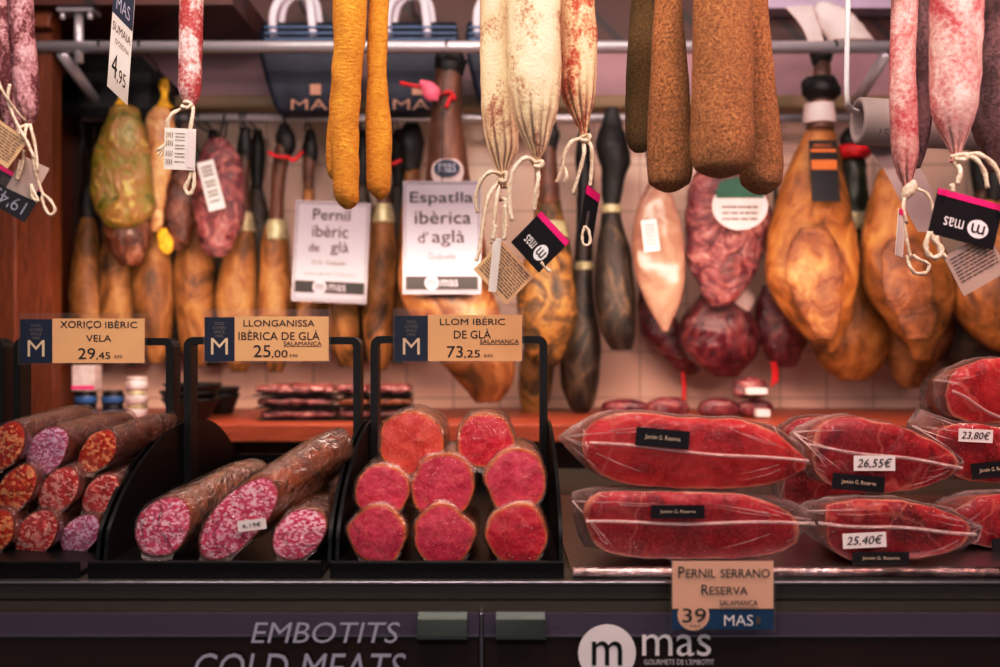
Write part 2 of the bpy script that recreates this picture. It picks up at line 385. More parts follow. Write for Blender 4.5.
def catmull(p, sub):
    out = []; m = len(p)
    for i in range(m-1):
        a, b, c, d = p[max(i-1,0)], p[i], p[i+1], p[min(i+2,m-1)]
        for k in range(sub):
            t = k/sub
            out.append(.5*((2*b)+(c-a)*t+(2*a-5*b+4*c-d)*t*t+(3*b-a-3*c+d)*t**3))
    out.append(p[-1]); return out

def blob(secs, Y, ratio=.8, n=28, sub=6, amp=0., freq=18, seed=0, pleat=None, mb=None, mi=0, sway=0):
    """body from cross-sections (row, left, right) seen at depth Y; ratio = depth / width"""
    mb = mb or MB(); s = 1+Y
    pts = catmull([V3((a[0], (a[1]+a[2])/2, (a[2]-a[1])/2)) for a in secs], sub); R = []; at = []
    m = len(pts)
    for i, (py, cx, hw) in enumerate(pts):
        hw = max(hw, .4); u = i/(m-1); ring = []
        c = P(cx, py, Y); c.y += sway*u
        for k in range(n):
            t = 2*math.pi*k/n; r = 1.
            if pleat:
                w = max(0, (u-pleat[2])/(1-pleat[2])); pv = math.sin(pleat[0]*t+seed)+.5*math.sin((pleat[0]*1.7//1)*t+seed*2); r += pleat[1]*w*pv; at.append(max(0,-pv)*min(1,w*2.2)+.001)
            p = c + V3((hw*s/1000*r*math.cos(t), hw*s/1000*ratio*r*math.sin(t), 0))
            if amp:
                d = noise.noise(p*freq+V3((seed*3.1,0,0)))*amp + noise.noise(p*freq*2.7+V3((0,seed*2.3,0)))*amp*.4
                dirv = V3((math.cos(t), math.sin(t)*ratio, 0)); p += dirv*d*min(1, hw*s/1000/.02)
            ring.append(p)
        R.append(ring)
    mb.rings(R, mi)
    if pleat: mb.a[-len(at):] = at
    return mb

def strand(mb, px, Y, r=1.9, mi=0, fr=None):
    """cotton string through (x, y[, dy]) points seen at depth Y"""
    pts = [P(p[0], p[1], Y)+V3((0, (p[2] if len(p) > 2 else 0), 0)) for p in px]
    return mb.tube(pts, r*(1+Y)/1000, mi, 7, twist=.18)

# ================================================================== SETTING
WY = 1.25
MB().box((-1.9,WY,0), (1.9,WY+.04,P(0,100,WY).z)).build('wall_back', 'tile', kind='structure')
MB().box((-1.9,WY-.09,P(0,41,WY-.09).z), (1.9,WY+.04,2.6)).build('wall_upper', 'mahogany', kind='structure')
MB().box((-1.9,WY-.05,P(0,97,WY-.05).z), (1.9,WY+.04,P(0,40,WY-.09).z)).build('trim_1', 'pale_wall', kind='structure')
MB().box((-1.9,WY-.1,P(0,108,WY-.1).z), (1.9,WY+.04,P(0,95,WY-.1).z)).build('trim_2', 'ledge', kind='structure', bevel=.004)
MB().box((P(760,0,1.1).x,1.1,P(0,8,1.1).z), (1.5,1.158,P(0,-10,1.1).z)).build('trim_3', 'lilac_light', kind='structure')
# wooden pilaster and side wall on the left
xr = P(52,0,.9).x
mb = MB(); mb.box((-1.75,.9,0), (xr,.94,2.6)); mb.box((-.97,.94,0),(-.935,WY,2.6))
mb.build('wall_left', 'wood', kind='structure')
MB().box((-1.75,.885,P(0,700,.9).z), (P(20,0,.9).x,.9,2.6)).build('trim_4', 'wood', kind='structure', bevel=.004)
mb = MB(); g = view(.89)
mb.box((P(34,0,.9).x,.875,P(0,28,.88).z), (xr+.006,.9,P(0,20,.88).z)); mb.box((P(34,0,.9).x,.885,P(0,20,.88).z), (xr+.003,.9,P(0,13,.88).z))
mb.build('trim_5', 'wood', kind='structure', bevel=.003)
MB().box((-1.9,WY-.06,0), (P(82,0,WY-.06).x,WY,P(0,41,WY-.09).z)).build('trim_6', 'wood_dark', kind='structure')
MB().box((-2.2,-2.2,-.03), (2.2,WY,0)).build('floor', 'floor', kind='structure')

# ================================================================== COUNTER
zt = P(0,579,0).z
ct = thing('display_counter', 'long dark refrigerated counter under the meat trays, with EMBOTITS and mas lettering', 'counter', (0,.3,0))
MB().box((-1.3,-.004,zt-.02), (1.3,.82,zt)).build('worktop', 'dark_steel', ct, bevel=.002)
MB().box((-1.3,-.012,zt-.0025), (1.3,-.004,zt+.0005)).build('edge_strip', 'steel', ct, 'bright metal edge strip', bevel=.001)
MB().box((-1.3,-.009,P(0,611.5,-.009).z), (1.3,.78,zt-.0205)).build('front_band', 'dark_steel', ct)
MB().box((-1.3,.02,.08), (1.3,.76,P(0,612,-.01).z-.001)).build('cabinet_body', 'black_matt', ct)
MB().box((-1.3,.05,0), (1.3,.72,.08)).build('plinth', 'black_matt', ct)
for x0, x1 in ((-1.3, P(479,0,-.02).x), (P(484,0,-.02).x, 1.3)):
    d = MB().box((x0,-.02,.1), (x1,.018,P(0,612.5,-.02).z)).build('door', 'black_glass', ct, bevel=.0015)
    MB().box((x0,-.0235,P(0,635,-.022).z), (x1,-.0205,P(0,613,-.022).z)).build('upper_band', 'purple_steel', d)
    MB().box((x0,-.0245,P(0,636.2,-.022).z), (x1,-.0205,P(0,635,-.022).z)).build('metal_line', 'steel', d)
    hx = (418,467) if x0 < -1 else (496,545)
    h = MB(); Yh = -.034
    hz = [(613,-.026),(619,-.032),(633,-.040),(636,-.041),(639,-.037),(645,-.027)]
    vs = []
    for py, y in hz:
        for px in hx: p = P(px, py, -.03); vs.append((p.x, y, p.z))
    n = len(hz); h.add(vs, [(2*i,2*i+1,2*i+3,2*i+2) for i in range(n-1)]+[tuple(range(0,2*n,2)), tuple(range(1,2*n,2))[::-1]], 0, False)
    h.build('handle', 'pull_steel', d, 'curved brushed metal pull')
MB().box((P(479.5,0,-.02).x,-.022,.1), (P(483.5,0,-.02).x,.018,P(0,612.5,-.02).z)).build('divider_strip', 'steel', ct, bevel=.001)
fv = view(-.0245)
mb = MB(); mb.text(fv, 'EMBOTITS', 251, 622, 400, 643, 0, .0004, .22); mb.build('lettering', 'silver_ink', ct, 'silver EMBOTITS lettering')
mb = MB(); mb.text(fv, 'COLD MEATS', 194, 653, 406, 683, 0, .0004, .22); mb.build('lettering', 'silver_ink', ct, 'silver COLD MEATS lettering')
mb = MB(); mb.disc(fv, 607, 653, 29, 29, 0, .0004); mb.text(fv, 'm', 592, 641, 622, 665, 1, .0009)
mb.text(fv, 'mas', 642, 634, 711, 656, 0, .0006); mb.text(fv, "GOURMETS DE L'EMBOTIT", 644, 659, 714, 664.5, 0, .0006)
mb.build('logo', ['white_ink','black_matt'], ct, 'white round m logo with the word mas')

# ================================================================== BLACK TRAYS
prof = [(.045,-.243),(.05,-.222),(.056,-.205),(.098,-.172),(.153,-.146),(.215,-.127),(.27,-.118),(.317,-.115),(.39,-.119),(.45,-.131),(.51,-.155),(.55,-.18),(.575,-.207),(.58,-.243)]
def tray(x0, x1, label, hoop_top):
    t = thing('display_tray', label, 'tray', ((x0+x1)/2, .3, ZC-.2455), 'black display trays')
    MB().box((x0+.002,.004,ZC-.2455), (x1-.002,.58,ZC-.239)).build('base', 'black_plastic', t, bevel=.001)
    MB().box((x0+.002,.0,ZC-.2455), (x1-.002,.006,ZC-.228)).build('front_lip', 'black_plastic', t, bevel=.0015)
    MB().box((x0+.002,.573,ZC-.239), (x1-.002,.58,ZC-.19)).build('back_panel', 'black_plastic', t)
    pp = catmull([V3((0,a,b)) for a, b in prof], 3)
    for xs in (x0, x1-.004):
        n = len(pp); a = [V3((xs,p.y,ZC+p.z)) for p in pp]; b = [V3((xs+.004,p.y,ZC+p.z)) for p in pp]
        m = MB(); m.add(a+b, [tuple(range(n)), tuple(range(2*n-1,n-1,-1))], 0, False)
        m.add(a+b, [(i,i+1,n+i+1,n+i) for i in range(n-1)], 0, True); m.build('side_panel', 'black_plastic', t)
    zt = P(0, hoop_top, .3).z; zb = zt-.0095; w = .0095; ym, yM = .297, .327
    m = MB(); r = .012
    outer = [V3((x0+.0045,0,ZC-.236)), V3((x0+.0045,0,zt-r))]+[V3((x0+.0045+r-r*math.cos(k*math.pi/8),0,zt-r+r*math.sin(k*math.pi/8))) for k in range(1,5)]
    inner = [V3((x0+.0045+w,0,ZC-.236)), V3((x0+.0045+w,0,zb-.003))]+[V3((x0+.0045+w+.003-.003*math.cos(k*math.pi/8),0,zb-.003+.003*math.sin(k*math.pi/8))) for k in range(1,5)]
    mx = lambda q: [V3((x0+x1-p.x,0,p.z)) for p in reversed(q)]
    O = outer+mx(outer); I = inner+mx(inner); n = len(O)
    vs = [V3((p.x,y,p.z)) for y in (ym,yM) for p in O]+[V3((p.x,y,p.z)) for y in (ym,yM) for p in I]
    fs = []
    for i in range(n-1):
        fs += [(i,i+1,2*n+i+1,2*n+i), (n+i+1,n+i,3*n+i,3*n+i+1), (i+1,i,n+i,n+i+1), (2*n+i,2*n+i+1,3*n+i+1,3*n+i)]
    m.add(vs, fs, 0, False); m.build('card_hoop', 'black_matt', t, 'black arched frame rising over the tray')
    return t
TR = [(-.636,-.4195),(-.415,-.1765),(-.1725,.066)]
tray(-.88,-.6405, 'black tray cut off by the left edge of the photo', 338)
tray(*TR[0], 'black tray of mixed red chorizos beside the wooden wall', 338)
tray(*TR[1], 'black tray holding only three pale salami halves', 337)
tray(*TR[2], 'black tray holding a pyramid of eight loin pieces', 336)

def card(x0, x1, y0, y1, nx0, nx1, lines, price, label, sub, top):
    Y = .285
    f = view(Y); c = P((x0+x1)/2, y1, Y)
    t = thing('price_card', label, 'price card', c, 'tan price cards on the trays')
    m = MB(); m.quad(f, x0, y0, x1+1, y1+2, 0, .0005, .0012); m.build('acrylic_holder', 'acrylic', t, 'clear acrylic sleeve')
    m = MB(); m.quad(f, nx1, top, x1-1, y1, 0, .002, .001); m.quad(f, nx0, top+.8, nx1, y1, 1, .002, .001)
    m.build('card', ['tan_card','navy_card'], t)
    m = MB()
    for s, a, b, d, e in lines: m.text(f, s, a, b, d, e, 0, .0026)
    for s, a, b, d, e in price: m.text(f, s, a, b, d, e, 0, .0026)
    if sub:
        m.text(f, 'SALAMANCA', *sub, 0, .0026); m.quad(f, sub[0], sub[3]+.6, sub[2], sub[3]+1.1, 0, .0026)
    cx = (nx0+nx1)/2; m.text(f, 'M', cx-8.5, y1-23, cx+8.5, y1-6.5, 1, .0026)
    for k, (w, tx) in enumerate(((9.5,'FOOD'),(13,'LOVERS'),(11,'SINCE'),(7.5,'1945'))): m.text(f, tx, cx-w/2, top+5.5+k*4.2, cx+w/2, top+8.4+k*4.2, 2, .0026)
    m.build('lettering', ['ink','pale_ink','slate_ink'], t)
card(18,146,313,363, 21,53, [('XORIÇO',61,321,102,329.5),('IBÈRIC',106,320,138,328),('VELA',87,335,112,341.5)], [('29',79,348,96,359),(',45',97,352,111,360),('€/KG',115,355,123,358)],
     'tan price card reading XORIÇO IBÈRIC VELA 29,45', None, 318.5)
card(203,330,309,361, 205,235, [('LLONGANISSA',244,320,315,326.5),('IBÈRICA DE GLÀ',239,330,320,340)], [('25',254,345,271,357),(',00',272,350,288,358.5),('€/KG',290,354,298,357)],
     'tan price card reading LLONGANISSA IBÈRICA DE GLÀ 25,00', (284,341.5,322,345.5), 316.5)
card(393,523,308,361, 395,428, [('LLOM IBÉRIC',440,317,505,325),('DE GLÀ',454,328.5,491,338.5)], [('73',447,346,463,357.5),(',25',464,350,480,358.5),('€/KG',484,354,493,357)],
     'tan price card reading LLOM IBÉRIC DE GLÀ 73,25', (480,339.5,519,343.5), 315)

# ================================================================== LOGS OF MEAT
def log_piece(name, label, cat, c, axis, L, r, face, skin, seed, group, cut=None, irr=.06, ex=1., sticker=None, flap=True, ecc=0, wrap='film_tight'):
    a = V3(axis).normalized(); n = V3(cut or (0,-1,.05)).normalized(); c = V3(c)
    e1 = a.cross(V3((0,0,1))).normalized(); e2 = e1.cross(a).normalized(); N = 40
    t = thing(name, label, cat, c, group)
    base = []
    for k in range(N):
        th = 2*math.pi*k/N
        rr = r*(1+irr*noise.noise(V3((math.cos(th)*1.4, math.sin(th)*1.4, seed*5.7)))*1.6)
        A = rr*math.cos(th)*ex; B = rr*math.sin(th); g, h = (A+B)*.5*(1+ecc), (A-B)*.5*(1-ecc*.45)
        p = e1*(g+h)+e2*(g-h); d = -p.dot(n)/a.dot(n); base.append((p, d))
    def ring(u, sc, off=0, fo=0):
        out = []
        for p, d in base:
            q = c+p*sc+a*(d*(1-u)+L*u); q += p.normalized()*off+n*fo
            q += p.normalized()*(noise.noise(q*55+V3((seed,0,0)))*.0016*(1 if u > 0 else 0)); out.append(q)
        return out
    prof2 = [(0,1),(.02,1.015),(.12,1.03),(.3,1.02),(.5,1.0),(.7,.98),(.85,.9),(.94,.7),(1.,.3)]
    MB().rings([ring(u, s) for u, s in prof2], cap0=True).build('casing', skin, t)
    m = MB(); fr = ring(0,1); fs = [0.02,.25,.5,.75,.9,1.]; R = []
    for f in fs:
        R.append([c+(q-c)*f+n*(.0022*(1-f*f)+.0004+.0012*noise.noise((c+(q-c)*f)*90)*(f < .95)) for q in fr])
    m.rings(R, a=[.001+f for f in fs], cap1=False); m.build('cut_face', face, t)
    # film
    R = []; at = []
    for f in (.02,.5,.85,1.02): R.append([c+(q-c)*f+n*(.0048-.002*f*f+.0008*noise.noise((c+(q-c)*f)*120+V3((9,seed,0)))) for q in fr]); at.append(.0)
    for u, s, o in ((.015,1.06,.001),(.15,1.07,.0015),(.4,1.05,.002),(.7,1.03,.002),(.9,.86,.003),(1.02,.4,.003)):
        R.append([q+V3((0,0,1))*0 for q in ring(u, s, o)]); at.append(.06+.1*u)
    m = MB(); m.rings(R, a=at)
    if flap:
        down = [k for k in range(N) if base[k][0].z < -.55*r]
        pts = [fr[k]+n*.002 for k in down]; outp = []
        for i, q in enumerate(pts):
            w = math.sin(math.pi*i/(max(1,len(pts)-1))); outp.append(q+V3((.002*math.sin(i*1.7), -.004*w, -.001-(.011 if wrap == 'film' else .005)*w*random.uniform(.3,1))))
        b = len(pts); m.add(pts+outp, [(i,i+1,b+i+1,b+i) for i in range(b-1)], 0, True, [.5]*b+[1.6]*b)
    m.build('plastic_wrap', wrap, t, 'clear plastic wrap')
    if sticker:
        f2 = tilted(c+n*.008+V3(sticker[:3]), sticker[5], sticker[3], sticker[4], 0, 0)
        m = MB(); m.quad(f2, 0,0,100,100); m.build('sticker', 'sticker', t, 'small white price sticker')
        m = MB(); m.text(f2, '6,19€', 18, 30, 82, 72, 0, .0006); m.build('sticker_lettering', 'ink', bpy.data.objects[t.children[-1].name])
    return t

G1 = 'cut chorizos in the leftmost full tray'
ax1 = (.14,.985,.045)
T1 = [  # px, py, Y, r px, face, skin, label
 (6,446,.12,21,'salami_red','chorizo_skin','red chorizo half, top row, touching the left edge of the photo'),
 (47,450,.12,22,'salami_lilac','chorizo_skin','chorizo half with pale lilac face, middle of the top row'),
 (98,451,.12,20.5,'salami_red','chorizo_skin','bright red chorizo half, top row, nearest the black side panel'),
 (17,488,.11,20,'salami_red','chorizo_skin','red chorizo half in the middle row at the left end'),
 (59,490,.11,20.5,'salami_mix','chorizo_skin','orange and pink chorizo half at the centre of the nine'),
 (101,494,.11,19.5,'salami_mix','chorizo_skin','pink speckled chorizo half, middle row, against the black side panel'),
 (-6,533,.10,21,'salami_red','chorizo_skin','red chorizo half, bottom row, cut off by the left edge'),
 (37,534,.10,21,'salami_mix','chorizo_skin','pink and orange chorizo half, middle of the bottom row'),
 (80,535,.10,20.5,'salami_lilac','chorizo_skin','lilac pink chorizo half, bottom row, against the black side panel')]
for i, (px, py, Y, r, fm, sk, lb) in enumerate(T1):
    log_piece('chorizo_half', lb, 'chorizo', P(px,py,Y), ((.10,.98,.05) if i < 3 else (-.02,.985,.03)), (.18 if i < 3 else .2), r*(1+Y)/1000*(1.04 if px < 75 else .96), fm, sk, i+1, G1, (-.3,-1,.0), .06, ecc=.34)
G2 = 'cut salamis in the middle tray'
log_piece('salami_half', 'pale pink salami half lying at the left of the middle tray', 'salami', P(163,527,.05), (.26,.93,.12), .2, .0295, 'salami_pink', 'salami_skin', 21, G2, (-.1,-1,.05), .05, ecc=.16, wrap='film')
log_piece('salami_half', 'longest slanting salami half with a white price sticker', 'salami', P(238,519,.05), (.5,.76,.34), .17, .031, 'salami_pink', 'salami_skin', 22, G2, (-.05,-1,0), .04, ecc=.42, wrap='film', sticker=(.018,-.004,-.004,.03,.0115,.12))
log_piece('salami_half', 'small dark pink salami half at the right of the middle tray', 'salami', P(299,534,.05), (.02,.985,.06), .2, .0255, 'salami_pink', 'salami_skin', 23, G2, (.15,-1,0), .05, ecc=.2, wrap='film')
G3 = 'cut loins in the right black tray'
T3 = [
 (377,535,.03,29,'loin_pink','loin piece at the left of the bottom row'),
 (443,536,.03,30,'loin_pink','shiny loin piece in the middle of the bottom row'),
 (517,534,.03,30.5,'loin_red','loin piece at the right of the bottom row'),
 (382,491,.05,27,'loin_pink','loin piece with white glare at the left of the middle row'),
 (445,487,.05,31,'loin_pink','largest loin piece, at the centre of the pyramid'),
 (516,480,.05,30.5,'loin_pink','loin piece at the right of the middle row'),
 (411,441,.07,31,'loin_orange','orange-red loin piece, left of the two on top of the pyramid'),
 (486,440,.07,27.5,'loin_red','bright red loin piece, right of the two on top of the pyramid')]
for i, (px, py, Y, r, fm, lb) in enumerate(T3):
    log_piece('loin_half', lb, 'loin', P(px,py,Y), (0.02*(i%3-1),1,-.035), .2, r*(1+Y)/1000*.985, fm, 'loin_skin', i+41, G3, (.1*(i%2)-.05,-1,.06), .10, 1.04, wrap='film')

# ================================================================== HAM PIECES ON THE RIGHT
M_out = lambda pts: catmull([V3((a,b,0)) for a, b in pts+[pts[0]]], 4)
def polar(pts, c, N):
    out = []; m = len(pts)
    for k in range(N):
        th = 2*math.pi*k/N; d = V3((math.cos(th), math.sin(th), 0)); best = 0
        for i in range(m):
            a, b = pts[i]-c, pts[(i+1)%m]-c; e = b-a; den = d.x*e.y-d.y*e.x
            if abs(den) < 1e-9: continue
            t = (a.x*e.y-a.y*e.x)/den; u = (a.x*d.y-a.y*d.x)/den
            if t > 0 and -1e-6 <= u <= 1+1e-6: best = max(best, t)
        out.append((d, best))
    return out
def ham_pack(label, out, bag, Y, depth, face, seed, black=None, price=None, fold=None, group='plastic-wrapped ham pieces'):
    o = M_out(out); c2 = sum(o, V3())/len(o); N = 72
    pr = [(d, r*(1+.05*noise.noise(V3((d.x*2.6,d.y*2.6,seed*4.4)))+.02*noise.noise(V3((d.x*7,d.y*7,seed*9.1))))) for d, r in polar(o, c2, N)]; br = polar([V3((a,b,0)) for a, b in bag], c2, N)
    yb = max(p[1] for p in out); t = thing('ham_piece', label, 'ham', P(c2.x, yb, Y+depth/2), group)
    def rg(f, dy, use=pr, add=0):
        r = []
        for d, R in use:
            q = c2+d*(R*f+add); p = P(q.x, q.y, Y); p.z -= .1*max(0,dy); p.y += dy+.0015*noise.noise(p*60+V3((seed,0,0))); r.append(p)
        return r
    fs = [.01,.2,.4,.6,.8,.93,1.]
    MB().rings([rg(f, -.004*(1-f**4)) for f in fs], a=[.001+f for f in fs], cap1=False).build('cut_face', face, t)
    MB().rings([rg(1,.0005), rg(1.0,.006), rg(.97,.03), rg(.86,depth*.6), rg(.76,depth*.88), rg(.5,depth), rg(.02,depth)], cap0=False).build('rind', 'ham_side', t)
    R = [rg(f, -.0085+.003*f**4) for f in (.01,.3,.6,.85,1.0)]; at = [.02,.02,.03,.05,.12]
    nb = []; mids = []; backs = []
    for k in range(N):
        d, r1 = pr[k]; r2 = r1+max(1.2, (br[k][1]-r1-5.5)*1.45)
        for (lst, fr_, dy) in ((mids,.5,.008),(nb,1.,.022),(backs,-.06*0+.1,depth*.55)):
            q = c2+d*((r1+(r2-r1)*fr_)*(.9 if lst is backs else 1)); p = P(q.x,q.y,Y); w = min(1,(r2-r1)/12)
            p.y += dy+.009*w*noise.noise(V3((k*.55,seed*3,fr_*4))); p.z += .005*w*noise.noise(V3((k*.8,seed*5,fr_*7))); lst.append(p)
    R += [mids, nb, backs, rg(.8,depth+.004), rg(.02,depth+.004)]; at += [.8,3.2,.6,.1,.0]
    m = MB(); m.rings(R, a=at)
    rr_ = random.Random(seed)
    for kc in (0, N//2):
        kb = max(range(kc-9, kc+10), key=lambda q: br[q % N][1]) % N; tip = c2+br[kb][0]*(br[kb][1]*.97)
        for j in range(5):
            k = (kb+rr_.randint(-13,13)) % N; a0 = c2+pr[k][0]*(pr[k][1]*rr_.uniform(.62,.98)); vs = []
            dn = V3((-(tip-a0).y,(tip-a0).x,0)).normalized()
            for u, w, y in ((0,.08,-.0105),(.35,.45,-.0115),(.7,.6,.002),(1,.9,.016)):
                q = a0+(tip-a0)*u+dn*(1.3*math.sin(u*3.1)*(-1)**j)
                for sg in (-1,1): p = P(q.x+sg*dn.x*w, q.y+sg*dn.y*w, Y); p.y += y; vs.append(p)
            m.add(vs, [(0,1,3,2),(2,3,5,4),(4,5,7,6)], 0, True, [1.,1.,3.5,3.5,5.,5.,4.,4.])
    for k in range(N):
        if br[k][1]-pr[k][1] > 8 and rr_.random() < .5:
            k2 = (k+rr_.choice((-3,-2,-1,1,2,3)))%N; d, r1 = pr[k]; d2 = br[k2][0]; r2 = br[k2][1]*rr_.uniform(.8,.98)
            a0 = c2+d*(r1*rr_.uniform(.8,.97)); a1 = c2+d2*max(r2, pr[k2][1]+1); hh = rr_.uniform(.35,.9); dn = V3((-(a1-a0).y,(a1-a0).x,0)).normalized()*hh
            y0, y1 = -.0095, .022; vs = []
            for q, y, w in ((a0,y0,.1),((a0+a1)/2,y0*.3+y1*.35,1.),(a1,y1,.5)):
                for sg in (-1,1):
                    p = P(q.x+sg*dn.x*w, q.y+sg*dn.y*w, Y); p.y += y-.003; vs.append(p)
            m.add(vs, [(0,1,3,2),(2,3,5,4)], 0, True, [2.,2.,6.5,6.5,4.,4.])
    if fold:
        (xa,ya),(xb,yb2) = fold; h = 2.2; n = 24; vs = []
        for i in range(n+1):
            u = i/n; x = xa+(xb-xa)*u; y = ya+(yb2-ya)*u+1.2*math.sin(u*9+seed)
            for dy, hh in ((-.0085,-h),(-.0125,0),(-.0082,h)):
                p = P(x, y+hh, Y); p.y += dy; vs.append(p)
        m.add(vs, [(3*i+j,3*i+j+1,3*i+4+j,3*i+3+j) for i in range(n) for j in (0,1)], 0, True, [2.,5.,1.5]*(n+1))
    m.build('plastic_bag', 'film', t, 'clear vacuum bag')
    s = 1+Y
    if black:
        x0,y0,x1,y1,ang = black
        f = tilted(P((x0+x1)/2,(y0+y1)/2,Y)+V3((0,-.0135,0)), ang, (x1-x0)*s/1000, (y1-y0)*s/1000)
        b = MB().quad(f,0,0,100,100,0,0,.0006).build('label', 'tag_dark', t, 'black paper label')
        m = MB(); m.text(f, 'Jamón G. Reserva', 17, 34, 83, 66, 0, .0006); m.build('label_lettering', 'pale_ink', b)
    if price:
        x0,y0,x1,y1,ang,tx = price
        f = tilted(P((x0+x1)/2,(y0+y1)/2,Y)+V3((0,-.0145,0)), ang, (x1-x0)*s/1000, (y1-y0)*s/1000)
        b = MB().quad(f,0,0,100,100,0,0,.0006).build('price_sticker', 'sticker', t, 'white sticker with a handwritten price')
        m = MB(); m.text(f, tx, 8, 18, 92, 84, 0, .0006, .25); m.build('sticker_lettering', 'ink', b)
    return t
ham_pack('long ham piece on top of the left stack, black label and no price sticker',
  [(584,432),(600,417),(635,412),(690,418),(742,420),(776,431),(790,446),(807,460),(800,471),(770,484),(720,489),(650,486),(607,477),(586,456)],
  [(558,440),(570,428),(600,410),(640,408),(690,412),(745,415),(785,428),(815,452),(812,468),(770,490),(700,494),(640,491),(596,482),(575,462)], .05, .10, 'ham_bright', 3,
  (634,428,687,446,-.09), None, ((588,442),(806,461)))
ham_pack('long ham piece underneath in the left stack, above the PERNIL SERRANO card',
  [(584,505),(600,492),(650,491),(700,492),(750,495),(788,511),(799,526),(793,546),(760,556),(690,559),(620,556),(594,546),(584,525)],
  [(570,500),(575,490),(600,488),(650,488),(745,491),(795,503),(822,516),(820,530),(795,552),(760,561),(690,563),(610,561),(580,548),(572,520)], .04, .11, 'ham_deep', 4,
  (649,503,702,516,0), None, ((585,521),(812,522)))
ham_pack('pointed ham piece with 26,55 sticker, on top of the right stack',
  [(817,426),(835,417),(870,420),(910,430),(945,446),(961,461),(950,475),(925,487),(890,493),(850,489),(822,480),(813,455)],
  [(795,432),(815,418),(835,412),(872,415),(915,425),(955,445),(975,462),(960,480),(928,493),(888,498),(845,494),(812,484),(800,460)], .08, .10, 'ham_deep', 5,
  (828,473,880,489,-.08), (849,454,890,469,.0,'26,55€'), ((806,445),(958,466)))
ham_pack('ham piece with 25,40 sticker, under the 26,55 piece',
  [(826,505),(860,499),(910,502),(955,515),(968,526),(960,545),(930,556),(880,562),(842,557),(827,537)],
  [(800,512),(826,499),(860,494),(912,497),(962,510),(992,530),(985,548),(935,560),(880,563.5),(836,560),(812,540)], .05, .11, 'ham_deep', 6,
  (848,549,904,562,0), (838,530,881,545,.05,'25,40€'), ((815,522),(972,532)))
ham_pack('ham piece with 23,80 sticker behind the 26,55 piece',
  [(936,430),(960,423),(1005,428),(1040,442),(1042,470),(1000,483),(960,478),(940,460)],
  [(915,425),(925,412),(960,418),(1010,422),(1050,436),(1052,475),(1000,488),(950,484),(925,465)], .20, .10, 'ham_deep', 7,
  (966,460,1012,476,.10), (953,428,987,441,-.05,'23,80€'))
ham_pack('ham piece at bottom right corner, cut off by the photo edge',
  [(950,512),(978,498),(1020,494),(1062,504),(1062,540),(1012,548),(974,544),(958,534)],
  [(940,505),(975,490),(1020,488),(1075,498),(1075,542),(1010,549.5),(965,549),(935,542)], .12, .10, 'ham_deep', 8, (986,534,1038,547,.10))
ham_pack('rounded ham end in crinkled film, topmost at the right edge',
  [(944,396),(951,375),(970,363),(1000,358),(1040,365),(1050,392),(1034,418),(985,424),(953,416)],
  [(938,380),(950,368),(970,356),(1000,352),(1045,360),(1060,392),(1040,424),(985,424),(948,420),(940,402)], .22, .10, 'ham_bright', 9, None, None, ((948,390),(1010,425)))
ham_pack('small ham piece half hidden behind the 26,55 piece',
  [(783,428),(800,419),(835,416),(860,424),(866,500),(856,521),(800,521),(785,500)],
  [(778,430),(798,414),(838,411),(868,422),(872,500),(862,522.3),(796,522.3),(778,500)], .28, .09, 'ham_deep', 10)
st = thing('steel_tray', 'shallow steel tray under the wrapped ham pieces', 'tray', (P(790,0,0).x,.25,zt), None)
x0 = P(573,0,0).x
MB().box((x0,.004,zt), (.72,.5,zt+.003)).build('base', 'steel', st)
m = MB(); n = 60; vs = []
for i in range(n+1):
    x = x0+(.72-x0)*i/n
    for y, z in ((.003,zt+.0005),(-.002,zt+.004),(-.001,zt+.009),(.004,zt+.0115),(.008,zt+.0105),(.009,zt+.002)): vs.append((x, y+.0012*noise.noise(V3((x*30,0,z*80))), z))
m.add(vs, [(6*i+j,6*i+j+1,6*i+7+j,6*i+6+j) for i in range(n) for j in range(5)], 0, True); m.build('front_lip', 'lip', st, 'shiny rolled front lip')

# front price card
f = view(-.034); pc = thing('price_card', 'peach price card reading PERNIL SERRANO RESERVA 39, on the counter front', 'price card', P(723,631,-.034))
MB().quad(f, 670, 560, 776, 632, 0, .0, .0012).build('acrylic_holder', 'acrylic', pc, 'clear acrylic sleeve')
m = MB(); m.quad(f, 672, 561, 773, 609, 0, .0016, .001); m.quad(f, 672, 608.5, 773, 629, 1, .0016, .001); m.quad(f,672,608.2,773,609.2,2,.002)
m.disc(f, 693, 614.5, 16, 15.5, 0, .0022); m.build('card', ['peach_card','blue_card','ink'], pc)
m = MB(); m.text(f, 'P', 678, 566, 684, 577); m.text(f, 'ERNIL', 685.5, 568.5, 715, 577); m.text(f, 'SERRANO', 720, 568.5, 769, 577)
m.text(f, 'R', 701, 584, 708, 594); m.text(f, 'ESERVA', 709, 586, 747, 594); m.text(f, 'SALAMANCA', 719, 599.5, 757, 605); m.quad(f,719,606.2,757,606.7,0,.0024)
m.text(f, '39', 681.5, 607, 705, 621, 0, .003); m.text(f, '€/KG', 689, 623.5, 699, 626, 1, .003); m.text(f, 'MAS', 723, 613.5, 752, 624.5, 2, .0024); m.disc(f, 757, 619, 2.6, 4, 1, .0024)
for k in range(len(m.v)): m.v[k] = m.v[k]+V3((0,-.0022,0))
m.build('lettering', ['ink','grey_ink','white_ink'], pc)

